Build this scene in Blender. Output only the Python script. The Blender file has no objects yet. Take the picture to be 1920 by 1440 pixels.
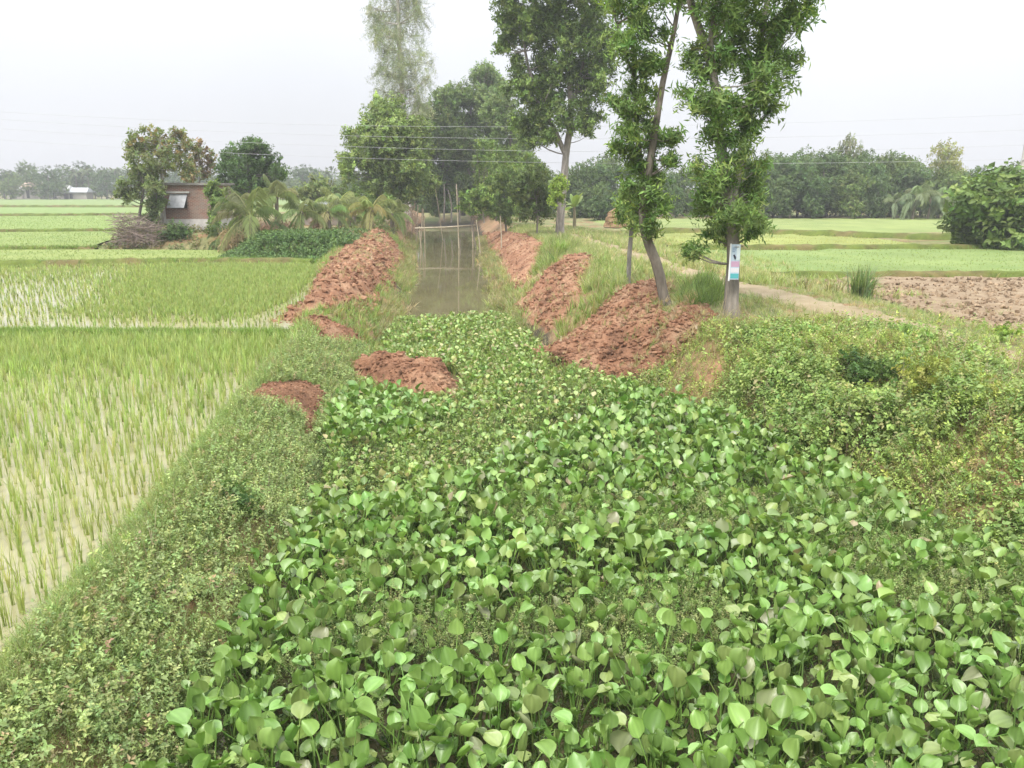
import bpy, math, random
import numpy as np
from mathutils import Vector, Matrix, Euler

rng = np.random.default_rng(11)
random.seed(5)
S = bpy.context.scene
COLL = S.collection

# ------------------------------------------------------------------ camera
H, F, PITCH = 3.6, 1480.0, math.radians(14)
cd = bpy.data.cameras.new('camera'); cam = bpy.data.objects.new('camera', cd); COLL.objects.link(cam)
cd.sensor_width = 36.0; cd.lens = 36.0 * F / 1920.0; cd.clip_start = 0.1; cd.clip_end = 3000
cam.location = (0, 0, H); cam.rotation_euler = (math.radians(90) - PITCH, 0, 0)
S.camera = cam

# ------------------------------------------------------------------ world and sun
SUN_EL, SUN_AZ = math.radians(56), math.radians(205)      # azimuth clockwise from +Y: behind and to the left
w = bpy.data.worlds.new('World'); S.world = w; w.use_nodes = True
nt = w.node_tree; nt.nodes.clear()
out = nt.nodes.new('ShaderNodeOutputWorld'); bg = nt.nodes.new('ShaderNodeBackground')
sky = nt.nodes.new('ShaderNodeTexSky'); sky.sky_type = 'NISHITA'; sky.sun_disc = False
sky.sun_elevation = SUN_EL; sky.sun_rotation = SUN_AZ; sky.dust_density = 4.0; sky.air_density = 1.2
tc = nt.nodes.new('ShaderNodeTexCoord'); sep = nt.nodes.new('ShaderNodeSeparateXYZ')
mr = nt.nodes.new('ShaderNodeMapRange'); mr.inputs[1].default_value = 0.0; mr.inputs[2].default_value = 1.0
mr.inputs[3].default_value = 4.05; mr.inputs[4].default_value = 15.5
nz = nt.nodes.new('ShaderNodeTexNoise'); nz.inputs['Scale'].default_value = 1.1; nz.inputs['Detail'].default_value = 3
nzr = nt.nodes.new('ShaderNodeMapRange'); nzr.inputs[1].default_value = 0.3; nzr.inputs[2].default_value = 0.75
nzr.inputs[3].default_value = 0.93; nzr.inputs[4].default_value = 1.16
mul = nt.nodes.new('ShaderNodeMath'); mul.operation = 'MULTIPLY'
comb = nt.nodes.new('ShaderNodeVectorMath'); comb.operation = 'SCALE'; comb.inputs[0].default_value = (0.97, 0.985, 1.04)
mix = nt.nodes.new('ShaderNodeMix'); mix.data_type = 'RGBA'; mix.inputs[0].default_value = 0.9
L = nt.links.new
pz = nt.nodes.new('ShaderNodeMath'); pz.operation = 'POWER'; pz.inputs[1].default_value = 1.4; pz.use_clamp = True
L(tc.outputs['Generated'], sep.inputs[0]); L(sep.outputs[2], pz.inputs[0]); L(pz.outputs[0], mr.inputs[0]); L(tc.outputs['Generated'], nz.inputs['Vector'])
L(nz.outputs['Fac'], nzr.inputs[0]); L(mr.outputs[0], mul.inputs[0]); L(nzr.outputs[0], mul.inputs[1])
L(mul.outputs[0], comb.inputs['Scale']); L(sky.outputs[0], mix.inputs[6]); L(comb.outputs[0], mix.inputs[7])
L(mix.outputs[2], bg.inputs[0]); bg.inputs[1].default_value = 0.1; L(bg.outputs[0], out.inputs[0])

sd = bpy.data.lights.new('sun', 'SUN'); sd.energy = 1.5; sd.angle = math.radians(14); sd.color = (1.0, 0.96, 0.9)
sun = bpy.data.objects.new('sun', sd); COLL.objects.link(sun)
to_sun = Vector((math.sin(SUN_AZ) * math.cos(SUN_EL), math.cos(SUN_AZ) * math.cos(SUN_EL), math.sin(SUN_EL)))
sun.rotation_euler = (-to_sun).to_track_quat('-Z', 'Y').to_euler(); sun.location = (-20, -20, 40)

S.view_settings.view_transform = 'Standard'; S.view_settings.look = 'None'
S.view_settings.exposure = 1.07; S.view_settings.gamma = 1.0; S.view_settings.use_curve_mapping = False
S.render.engine = 'CYCLES'
c = S.cycles
c.max_bounces = 6; c.diffuse_bounces = 3; c.glossy_bounces = 2; c.transmission_bounces = 3; c.volume_bounces = 0
c.transparent_max_bounces = 4; c.caustics_reflective = False; c.caustics_refractive = False
c.use_denoising = True; c.denoiser = 'OPENIMAGEDENOISE'; c.denoising_input_passes = 'RGB_ALBEDO_NORMAL'; c.sample_clamp_indirect = 6.0
HAZE_DENSITY = 0.0009

# ------------------------------------------------------------------ helpers
def ray(px, py):
    u = (px - 960) / F; v = (720 - py) / F
    return np.array([u, math.cos(PITCH) + v * math.sin(PITCH), -math.sin(PITCH) + v * math.cos(PITCH)])
def at(px, py, z=0.0):
    d = ray(px, py); t = (z - H) / d[2]; return np.array([d[0] * t, d[1] * t, z])
def P(px, py, D):
    d = ray(px, py); t = D / d[1]; return np.array([d[0] * t, D, H + d[2] * t])
def ats(pts): return np.array([at(*p)[:2] for p in pts])

def _h(ix, iy, s):
    n = (ix * 374761393 + iy * 668265263 + s * 974711) & 0xffffffff
    n = ((n ^ (n >> 13)) * 1274126177) & 0xffffffff
    return ((n ^ (n >> 16)) & 0xffff) / 65535.0
def vn(x, y, s=0):
    x = np.asarray(x, float); y = np.asarray(y, float)
    ix = np.floor(x).astype(np.int64); iy = np.floor(y).astype(np.int64); fx = x - ix; fy = y - iy
    fx = fx * fx * (3 - 2 * fx); fy = fy * fy * (3 - 2 * fy)
    a = _h(ix, iy, s); b = _h(ix + 1, iy, s); c_ = _h(ix, iy + 1, s); d = _h(ix + 1, iy + 1, s)
    return (a + (b - a) * fx) * (1 - fy) + (c_ + (d - c_) * fx) * fy
def fbm(x, y, s=0, o=4):
    t = 0; a = 0.5; n = 0
    for i in range(o):
        t = t + a * vn(x * 2 ** i, y * 2 ** i, s + i); n += a; a *= 0.5
    return t / n
def sm(a, b, x):
    t = np.clip((x - a) / (b - a), 0, 1); return t * t * (3 - 2 * t)
def inpoly(px, py, poly):
    poly = np.asarray(poly)[:, :2]; r = np.zeros(px.shape, bool); n = len(poly); j = n - 1
    for i in range(n):
        xi, yi = poly[i]; xj, yj = poly[j]
        cnd = ((yi > py) != (yj > py)) & (px < (xj - xi) * (py - yi) / (yj - yi + 1e-12) + xi)
        r ^= cnd; j = i
    return r
def polydist(px, py, poly):
    poly = np.asarray(poly)[:, :2]; d = np.full(px.shape, 1e9); n = len(poly)
    for i in range(n):
        a = poly[i]; b = poly[(i + 1) % n]; ab = b - a
        t = np.clip(((px - a[0]) * ab[0] + (py - a[1]) * ab[1]) / (ab @ ab + 1e-12), 0, 1)
        d = np.minimum(d, np.hypot(px - a[0] - t * ab[0], py - a[1] - t * ab[1]))
    return np.where(inpoly(px, py, poly), d, -d)

def mesh_of(name, V, F_, col=None, mat=None, smooth=False, mi=None):
    me = bpy.data.meshes.new(name)
    V = np.asarray(V, np.float32).reshape(-1, 3)
    if isinstance(F_, np.ndarray): F_ = [F_]
    F_ = [np.asarray(f, np.int32) for f in F_ if len(f)]
    me.vertices.add(len(V)); me.vertices.foreach_set('co', V.ravel())
    loops = np.concatenate([f.ravel() for f in F_]); tot = np.concatenate([np.full(len(f), f.shape[1], np.int32) for f in F_])
    me.loops.add(len(loops)); me.loops.foreach_set('vertex_index', loops)
    me.polygons.add(len(tot)); st = np.zeros(len(tot), np.int32); st[1:] = np.cumsum(tot)[:-1]
    me.polygons.foreach_set('loop_start', st)
    me.polygons.foreach_set('use_smooth', np.full(len(tot), bool(smooth)))
    if mi is not None: me.polygons.foreach_set('material_index', np.asarray(mi, np.int32))
    if col is not None:
        a = me.attributes.new('Col', 'FLOAT_COLOR', 'POINT')
        cc = np.ones((len(V), 4), np.float32); cc[:, :3] = col; a.data.foreach_set('color', cc.ravel())
    for m in (mat if isinstance(mat, (list, tuple)) else [mat]):
        if m: me.materials.append(m)
    me.update(calc_edges=True)
    return me
def link(name, data, parent=None):
    o = bpy.data.objects.new(name, data); COLL.objects.link(o)
    if parent: o.parent = parent
    return o
def tag(o, label=None, cat=None, group=None, kind=None):
    if label: o['label'] = label
    if cat: o['category'] = cat
    if group: o['group'] = group
    if kind: o['kind'] = kind
    return o
def thing(name, label, cat, loc=(0, 0, 0), group=None):
    o = bpy.data.objects.new(name, None); COLL.objects.link(o); o.location = Vector([float(v) for v in loc]); o.empty_display_size = 0.2
    return tag(o, label, cat, group)
def part(name, V, F_, parent, col=None, mat=None, smooth=False, off=None, mi=None):
    V = np.asarray(V, float).reshape(-1, 3)
    if off is None: off = np.array(parent.location)
    return link(name, mesh_of(name, V - off, F_, col, mat, smooth, mi), parent)

def join(pV, pF, M, T, col=None, pC=None):
    """n copies of a prototype placed with matrices M and offsets T, as one vertex / face array"""
    n = len(T); k = len(pV)
    V = (np.einsum('nij,vj->nvi', M, pV) + T[:, None, :]).reshape(-1, 3)
    Fs = [(f[None] + (np.arange(n) * k)[:, None, None]).reshape(-1, f.shape[1]) for f in pF]
    C = None
    if col is not None:
        C = (col[:, None, :] * (pC[None] if pC is not None else np.ones((1, k, 3)))).reshape(-1, 3)
    return V, Fs, C
def cat(parts):
    V = []; Fd = {}; C = []; o = 0
    for v, fs, c_ in parts:
        for f in fs: Fd.setdefault(f.shape[1], []).append(f + o)
        V.append(v); o += len(v)
        if c_ is not None: C.append(c_)
    return np.concatenate(V), [np.concatenate(f) for f in Fd.values()], (np.concatenate(C) if C else None)
def rotz(a):
    M = np.zeros((len(a), 3, 3)); M[:, 0, 0] = M[:, 1, 1] = np.cos(a); M[:, 0, 1] = -np.sin(a); M[:, 1, 0] = np.sin(a); M[:, 2, 2] = 1; return M
def frames(d, roll=None):
    """rotation whose Z axis runs along d"""
    d = d / (np.linalg.norm(d, axis=1, keepdims=True) + 1e-9)
    h = np.where(np.abs(d[:, 2:3]) > 0.95, np.array([[1.0, 0, 0]]), np.array([[0, 0, 1.0]]))
    x = np.cross(h, d); x /= np.linalg.norm(x, axis=1, keepdims=True); y = np.cross(d, x)
    if roll is not None:
        cr = np.cos(roll)[:, None]; sr = np.sin(roll)[:, None]; x, y = x * cr + y * sr, y * cr - x * sr
    return np.stack([x, y, d], axis=2)
def pal(n, cols, wts=None, jit=0.18, r=rng):
    cols = np.array(cols); i = r.choice(len(cols), n, p=wts)
    return cols[i] * (1 + jit * r.standard_normal((n, 1))).clip(0.5, 1.6) * (1 + 0.05 * r.standard_normal((n, 3)))

# ------------------------------------------------------------------ materials
def mat_new(name):
    m = bpy.data.materials.new(name); m.use_nodes = True; m.node_tree.nodes.clear()
    return m, m.node_tree.nodes, m.node_tree.links.new
def leaf_mat(name, rough=0.55, spec=0.3, trans=0.3, objvar=0.0, tint=(1.15, 1.1, 0.6), gain=1.25):
    m, N, K = mat_new(name)
    o = N.new('ShaderNodeOutputMaterial'); a = N.new('ShaderNodeAttribute'); a.attribute_name = 'Col'
    p = N.new('ShaderNodeBsdfPrincipled'); p.inputs['Roughness'].default_value = rough; p.inputs['Specular IOR Level'].default_value = spec
    t = N.new('ShaderNodeBsdfTranslucent'); mx = N.new('ShaderNodeMixShader'); mx.inputs[0].default_value = trans
    src = a.outputs['Color']
    if objvar:
        oi = N.new('ShaderNodeObjectInfo'); r = N.new('ShaderNodeMapRange'); r.inputs[3].default_value = 1 - objvar; r.inputs[4].default_value = 1 + objvar
        s = N.new('ShaderNodeVectorMath'); s.operation = 'SCALE'; K(oi.outputs['Random'], r.inputs[0]); K(src, s.inputs[0]); K(r.outputs[0], s.inputs['Scale']); src = s.outputs[0]
    v = N.new('ShaderNodeVectorMath'); v.operation = 'MULTIPLY'; v.inputs[1].default_value = tint
    g_ = N.new('ShaderNodeVectorMath'); g_.operation = 'SCALE'; g_.inputs['Scale'].default_value = gain; K(src, g_.inputs[0]); src = g_.outputs[0]
    K(src, p.inputs['Base Color']); K(src, v.inputs[0]); K(v.outputs[0], t.inputs['Color'])
    K(p.outputs[0], mx.inputs[1]); K(t.outputs[0], mx.inputs[2]); K(mx.outputs[0], o.inputs[0])
    return m
def solid_mat(name, c1, c2, scale=8.0, rough=0.85, bump=0.3, detail=6, stretch=(1, 1, 1), attr=False, spec=0.3, c3=None, bscale=None, dist=0.05):
    """two (or three) colours mixed by noise, with a noise bump; attr multiplies by the Col attribute"""
    m, N, K = mat_new(name)
    o = N.new('ShaderNodeOutputMaterial'); p = N.new('ShaderNodeBsdfPrincipled'); p.inputs['Roughness'].default_value = rough; p.inputs['Specular IOR Level'].default_value = spec
    tcn = N.new('ShaderNodeTexCoord'); mp = N.new('ShaderNodeMapping'); mp.inputs['Scale'].default_value = stretch
    n1 = N.new('ShaderNodeTexNoise'); n1.inputs['Scale'].default_value = scale; n1.inputs['Detail'].default_value = detail; n1.inputs['Roughness'].default_value = 0.65
    r = N.new('ShaderNodeValToRGB'); e = r.color_ramp.elements
    e[0].position = 0.33; e[0].color = (*c1, 1); e[1].position = 0.68; e[1].color = (*c2, 1)
    if c3: x = e.new(0.5); x.color = (*c3, 1)
    K(tcn.outputs['Object'], mp.inputs[0]); K(mp.outputs[0], n1.inputs['Vector']); K(n1.outputs['Fac'], r.inputs[0])
    src = r.outputs[0]
    if attr:
        a = N.new('ShaderNodeAttribute'); a.attribute_name = 'Col'; v = N.new('ShaderNodeVectorMath'); v.operation = 'MULTIPLY'
        K(src, v.inputs[0]); K(a.outputs['Color'], v.inputs[1]); src = v.outputs[0]
    K(src, p.inputs['Base Color'])
    n2 = N.new('ShaderNodeTexNoise'); n2.inputs['Scale'].default_value = bscale or scale * 4; n2.inputs['Detail'].default_value = 5; n2.inputs['Roughness'].default_value = 0.7
    b = N.new('ShaderNodeBump'); b.inputs['Strength'].default_value = bump; b.inputs['Distance'].default_value = dist
    K(mp.outputs[0], n2.inputs['Vector']); K(n2.outputs['Fac'], b.inputs['Height']); K(b.outputs[0], p.inputs['Normal'])
    K(p.outputs[0], o.inputs[0]); return m
def plain_mat(name, col, rough=0.6, metal=0.0, spec=0.4):
    m, N, K = mat_new(name); o = N.new('ShaderNodeOutputMaterial'); p = N.new('ShaderNodeBsdfPrincipled')
    n1 = N.new('ShaderNodeTexNoise'); n1.inputs['Scale'].default_value = 9; n1.inputs['Detail'].default_value = 5
    r = N.new('ShaderNodeValToRGB'); r.color_ramp.elements[0].color = (*[v * 0.8 for v in col], 1); r.color_ramp.elements[1].color = (*[min(1, v * 1.15) for v in col], 1)
    K(n1.outputs['Fac'], r.inputs[0]); K(r.outputs[0], p.inputs['Base Color'])
    p.inputs['Roughness'].default_value = rough; p.inputs['Metallic'].default_value = metal; p.inputs['Specular IOR Level'].default_value = spec
    K(p.outputs[0], o.inputs[0]); return m
def water_mat(name, c1, c2, scale, rough, bump, bscale, spec=0.5):
    m, N, K = mat_new(name); o = N.new('ShaderNodeOutputMaterial'); p = N.new('ShaderNodeBsdfPrincipled')
    g = N.new('ShaderNodeTexCoord'); n1 = N.new('ShaderNodeTexNoise'); n1.inputs['Scale'].default_value = scale; n1.inputs['Detail'].default_value = 5
    r = N.new('ShaderNodeValToRGB'); r.color_ramp.elements[0].position = 0.35; r.color_ramp.elements[0].color = (*c1, 1); r.color_ramp.elements[1].position = 0.65; r.color_ramp.elements[1].color = (*c2, 1)
    n2 = N.new('ShaderNodeTexNoise'); n2.inputs['Scale'].default_value = bscale; n2.inputs['Detail'].default_value = 2
    b = N.new('ShaderNodeBump'); b.inputs['Strength'].default_value = bump; b.inputs['Distance'].default_value = 0.02
    K(g.outputs['Object'], n1.inputs['Vector']); K(g.outputs['Object'], n2.inputs['Vector']); K(n1.outputs['Fac'], r.inputs[0]); K(r.outputs[0], p.inputs['Base Color'])
    K(n2.outputs['Fac'], b.inputs['Height']); K(b.outputs[0], p.inputs['Normal'])
    p.inputs['Roughness'].default_value = rough; p.inputs['IOR'].default_value = 1.33; p.inputs['Specular IOR Level'].default_value = spec
    K(p.outputs[0], o.inputs[0]); return m

M_LEAF = leaf_mat('leaf'); M_GRASS = leaf_mat('grass_blade', 0.5, 0.35, 0.35)
M_HYA = leaf_mat('hyacinth_leaf', 0.40, 0.65, 0.18, 0.16, (1.0, 1.1, 0.35), 1.4)
M_BARK = solid_mat('bark', (0.45, 0.45, 0.45), (1.0, 1.0, 1.0), 7, 0.9, 0.6, stretch=(1, 1, 0.25), attr=True)
M_GROUND = solid_mat('ground', (0.6, 0.62, 0.55), (1.2, 1.15, 1.1), 1.7, 0.95, 0.5, attr=True, bscale=14)
M_SOIL = solid_mat('red_soil', (0.16, 0.08, 0.043), (0.47, 0.295, 0.18), 1.0, 0.95, 1.0, attr=True, c3=(0.345, 0.178, 0.10), bscale=13, dist=0.1, detail=10)
M_PATH = solid_mat('path_dirt', (0.25, 0.20, 0.11), (0.35, 0.28, 0.18), 1.1, 0.95, 0.3, bscale=12)
M_PLOUGH = solid_mat('ploughed_soil', (0.22, 0.155, 0.092), (0.36, 0.275, 0.175), 2.5, 0.95, 1.0, bscale=6, dist=0.1)
M_MUD = solid_mat('grey_mud', (0.16, 0.13, 0.085), (0.24, 0.195, 0.14), 1.2, 0.8, 0.3, bscale=10)
M_PADDY = water_mat('paddy_water', (0.26, 0.245, 0.125), (0.35, 0.325, 0.185), 0.7, 0.12, 0.15, 6.0)
M_CANAL = water_mat('canal_water', (0.125, 0.11, 0.055), (0.165, 0.145, 0.074), 0.5, 0.04, 0.05, 1.6, 0.32)
M_FIELD = solid_mat('rice_canopy', (0.165, 0.225, 0.066), (0.225, 0.275, 0.09), 0.35, 0.9, 0.5, attr=True, bscale=9, dist=0.15, stretch=(1, 1, 1))
M_BAMBOO = solid_mat('bamboo', (0.34, 0.28, 0.19), (0.55, 0.48, 0.36), 5, 0.7, 0.2)
M_DRY = leaf_mat('dry_leaf', 0.8, 0.1, 0.2, 0, (1, 0.9, 0.7))

# ------------------------------------------------------------------ terrain
yk = np.array([-5, 0, 5, 9, 12.5, 16, 20, 26, 35, 51, 70, 85, 125])
Lk = np.array([-2.3, -2.3, -2.4, -2.6, -3.1, -3.3, -3.5, -3.9, -4.7, -6.5, -8.5, -9.8, -13.5])
Rk = np.array([8.0, 7.6, 6.6, 5.1, 4.3, 2.4, 0.7, -0.3, -0.6, -1.6, -2.9, -4.0, -7.0])
Xr = np.array([-3.9, -3.9, -3.97, -4.3, -4.75, -5.15, -5.6, -6.6, -8.6, -10.5, -13, -15, -19])
Xp = np.array([9.6, 9.4, 9.3, 9.2, 9.1, 8.7, 7.7, 6.4, 5.6, 3.7, 2.0, 0.5, -4])
PATHW = 0.6
def edge(tab, y): return np.interp(y, yk, tab)
MOUND = np.array([[-24.6, 48.5], [-16.5, 46.8], [-13.8, 41], [-9.6, 40.2], [-7.4, 47], [-9.5, 68], [-14, 95], [-40, 100], [-30, 66]])
def gz(x, y, detail=True):
    x = np.asarray(x, float); y = np.asarray(y, float)
    l = edge(Lk, y); r = edge(Rk, y); xr = edge(Xr, y); xp = edge(Xp, y)
    dl = l - x; dr = x - r
    wr = l - xr                                                     # dike width on the left
    top = np.interp(y, [0, 18, 26, 60], [0.24, 0.26, 0.40, 0.6])
    rise = np.minimum(1.35, wr * .75); zl = np.where(dl < rise, -0.8 + (top + 0.8) * (.5 * sm(-0.15, rise, dl) + .5 * np.clip((dl + .15) / (rise + .15), 0, 1)), top - (top + 0.12) * sm(wr - 0.35, wr + 0.15, dl))
    md = polydist(x, y, MOUND)
    zl = zl + (0.85 - zl) * sm(-0.3, 1.6, md)
    bw = np.interp(y, [0, 8, 14, 20, 30, 60], [1.6, 1.8, 2.6, 3.0, 2.8, 2.6])
    btop = np.interp(y, [0, 10, 16, 20, 50, 120], [0.45, 0.5, 0.62, 0.7, 0.6, 0.4])
    zr = -0.8 + (btop + 0.8) * (sm(-0.2, bw, dr) * 0.6 + 0.4 * np.clip(dr / bw, 0, 1))
    fall = xp + 0.9
    zr = zr - (btop - 0.2) * sm(fall, fall + 3.5, x)
    z = np.where(dl > 0, zl, np.where(dr > 0, zr, -0.85))
    endc = sm(92, 100, y) * ((dl < 3) & (dr < 4)); z = z + (0.35 - z) * endc * (z < 0.35)
    if detail:
        rough = np.where((dl > wr + 0.2) & (md < -0.3), 0.0, 1.0)
        z = z + rough * (0.14 * (fbm(x * 0.9, y * 0.9, 3) - 0.5) + 0.06 * (fbm(x * 4, y * 4, 9, 2) - 0.5))
    return z
def hit(px, py):
    d = ray(px, py); t = np.linspace(2, 140, 9000); p = d[None] * t[:, None]; zz = p[:, 2] + H - gz(p[:, 0], p[:, 1], False); i = np.argmax(zz < 0); return p[i, :2]
def hits(pts): return np.array([hit(p[0], p[1]) for p in pts])
def spaced(lo, hi, fine_lo, fine_hi, step, grow):
    mid = np.arange(fine_lo, fine_hi, step); a = [fine_lo]; s = step
    while a[-1] > lo: s *= grow; a.append(a[-1] - s)
    b = [fine_hi]; s = step
    while b[-1] < hi: s *= grow; b.append(b[-1] + s)
    return np.concatenate([np.array(a[1:])[::-1], mid, np.array(b)])
def grid(xs, ys):
    X, Y = np.meshgrid(xs, ys); nx, ny = len(xs), len(ys)
    i = (np.arange(ny - 1)[:, None] * nx + np.arange(nx - 1)[None]).ravel()
    return X, Y, np.stack([i, i + 1, i + nx + 1, i + nx], 1)
xs = spaced(-900, 900, -14, 16, 0.2, 1.07); ys = spaced(-30, 1600, 1, 50, 0.2, 1.05)
X, Y, Fq = grid(xs, ys); Z = gz(X, Y)
x_, y_ = X.ravel(), Y.ravel()
gcol = np.zeros((len(x_), 3))
a = fbm(x_ * 0.35, y_ * 0.35, 21)[:, None]; b = fbm(x_ * 1.3, y_ * 1.3, 31)[:, None]
grassc = np.array([0.15, 0.19, 0.06]); dryc = np.array([0.30, 0.26, 0.14]); soilc = np.array([0.26, 0.15, 0.085])
gcol = grassc + (dryc - grassc) * sm(0.35, 0.65, a) * 0.7
gcol = gcol + (soilc - gcol) * sm(0.52, 0.66, b) * 0.8
dl = edge(Lk, y_) - x_; dr = x_ - edge(Rk, y_)
slope = ((dl > -0.1) & (dl < 1.2) | (dr > -0.1) & (dr < 2.6))[:, None]
redc = np.array([0.30, 0.17, 0.105]) * (.8 + .5 * fbm(x_ * 2.2, y_ * 2.2, 91)[:, None])
gcol = np.where(slope, gcol * 0.3 + 0.7 * redc, gcol)
gcol = np.where((Z.ravel() < -0.5)[:, None], np.array([0.06, 0.05, 0.03]), gcol)
link('ground', mesh_of('ground', np.stack([x_, y_, Z.ravel()], 1), Fq, gcol, M_GROUND, True)).__setitem__('kind', 'structure')

def patch(name, poly, mat, res, off=0.03, bulge=0.0, bw=1.0, rough=0.0, rs=3.0, col=None, flat=None, kind='structure', sink=0.15, ridge=None, floor=-9):
    """a sheet or heap over the terrain inside a plan polygon; its rim dips below the ground"""
    poly = np.asarray(poly)[:, :2]
    lo = poly.min(0) - 2 * res; hi = poly.max(0) + 2 * res
    X, Y, Q = grid(np.arange(lo[0], hi[0] + res, res), np.arange(lo[1], hi[1] + res, res))
    d = polydist(X, Y, poly) + (0.35 * min(bw, 1.0) * (fbm(X * 1.6, Y * 1.6, 5) - 0.5) * 2 if flat is None else 0)
    if flat is not None:
        Zp = np.full(X.shape, float(flat)); keep = d > -res * 0.8
    else:
        s = sm(0, bw, d)
        Zp = np.maximum(gz(X, Y), floor) + off * sm(-0.05, 0.1, d) + bulge * s + np.where(d < 0, -sink * np.clip(-d / res, 0, 1), 0)
        rr = fbm(X * rs, Y * rs, 8, 5) - 0.5
        Zp = Zp + rough * rr * sm(0, 0.4, d)
        if ridge: Zp = Zp + ridge(X, Y) * sm(0, 0.4, d)
        keep = d > -res * 1.6
    k = keep.ravel(); fk = Q[k[Q].all(1)]
    used = np.unique(fk); remap = np.full(X.size, -1); remap[used] = np.arange(len(used))
    V = np.stack([X.ravel(), Y.ravel(), Zp.ravel()], 1)[used]
    cc = None
    if col is not None: cc = np.array(col)[None] * (0.8 + 0.4 * fbm(V[:, 0] * 0.25, V[:, 1] * 0.25, 77)[:, None])
    me = mesh_of(name, V, remap[fk], cc, mat, True)
    o = link(name, me)
    if kind: o['kind'] = kind
    return o, V
# canal water
yy = np.arange(0, 101, 1.0)
V = []; 
for y in yy: V += [[edge(Lk, y) - 0.7, y, -0.7], [edge(Rk, y) + 0.7, y, -0.7]]
Q = np.array([[2 * i, 2 * i + 1, 2 * i + 3, 2 * i + 2] for i in range(len(yy) - 1)])
link('canal_water', mesh_of('canal_water', V, Q, None, M_CANAL)).__setitem__('kind', 'structure')

def yl(y): return float(edge(Xr, y))
paddy1 = [[-16, 3], [yl(3) + .1, 3], [yl(9) + .1, 9], [yl(12.5) + .1, 12.5], [yl(16) + .1, 16], [yl(18.6), 18.6], [-16, 18.9]]
paddy2 = [[-30, 19.5], [-5.3, 19.4], [-5.7, 22], [-6.3, 26], [-7.5, 31], [-8.8, 37.6], [-14.5, 38.1], [-19, 37.4], [-30, 35.2]]
def flat_sheet(name, poly, z, mat, col=None):
    V = [[p[0], p[1], z] for p in poly]; cc = None if col is None else np.tile(np.array(col), (len(V), 1))
    o = link(name, mesh_of(name, V, [np.arange(len(V))[None]], cc, mat)); o['kind'] = 'structure'; return o
flat_sheet('paddy_water', paddy1, 0.0, M_PADDY); flat_sheet('paddy_water', paddy2, 0.0, M_PADDY)

# far green fields on the left, divided by low earth bunds
left_fields = [
    ([[-30, 36.6], [-19, 39.0], [-14.2, 40.0], [-15.5, 45.8], [-23.7, 46.4], [-40, 45.5]], 0.10, (1.15, 1.1, 1.0)),
    ([[-25.2, 47.2], [-31, 66], [-60, 62], [-42, 46.3]], 0.10, (1.1, 1.1, 1.0)),
    ([[-31.4, 67.2], [-36, 82], [-48, 104], [-95, 96], [-61, 63]], 0.08, (1.1, 1.15, 1.05)),
    ([[-49, 106], [-70, 145], [-180, 150], [-97, 97.5]], 0.08, (0.95, 1.05, 1.0)),
    ([[-71, 147], [-30, 147], [-30, 245], [-260, 245], [-182, 152]], 0.08, (0.95, 1.0, 1.05)),
    ([[-48, 104], [-40, 101], [-14, 98], [-28, 145], [-70, 145]], 0.08, (1.0, 1.05, 1.0))]
for poly, z, col in left_fields: flat_sheet('rice_field', poly, z, M_FIELD, col)
right_fields = [
    ([[9.6, 31.2], [30, 31.0], [42, 33], [38, 45], [24.4, 44.3], [12.6, 43.6], [8.6, 43]], (1.0, 1.05, 1.0)),
    ([[9, 45], [25, 45.6], [24, 55], [17.5, 60], [10, 60]], (1.3, 1.15, 1.0)),
    ([[10, 62], [40, 62], [60, 75], [60, 90], [8, 87]], (1.15, 1.1, 1.1))]
for poly, col in right_fields: patch('rice_field', poly, M_FIELD, 0.8, 0.10, col=col)
ploughed, _ = patch('ploughed_field', [[11.0, 28.5], [11.6, 24], [11.4, 20.5], [11.2, 17], [11.6, 13.5], [13, 11.5], [30, 11], [40, 22], [38, 30], [13, 30.6]], M_PLOUGH, 0.16, 0.05, rough=0.14, rs=2.2)
# dirt path along the right bank
pp = [(y, float(edge(Xp, y))) for y in np.arange(8, 62, 1.5)]
def pw(y): return PATHW * (0.8 + 0.35 * math.sin(y * 1.3) * 0.5 + 0.3)
path_poly = [[x - pw(y), y] for y, x in pp] + [[x + pw(y + 3), y] for y, x in pp[::-1]]
patch('path', path_poly, M_PATH, 0.14, 0.035)

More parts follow.
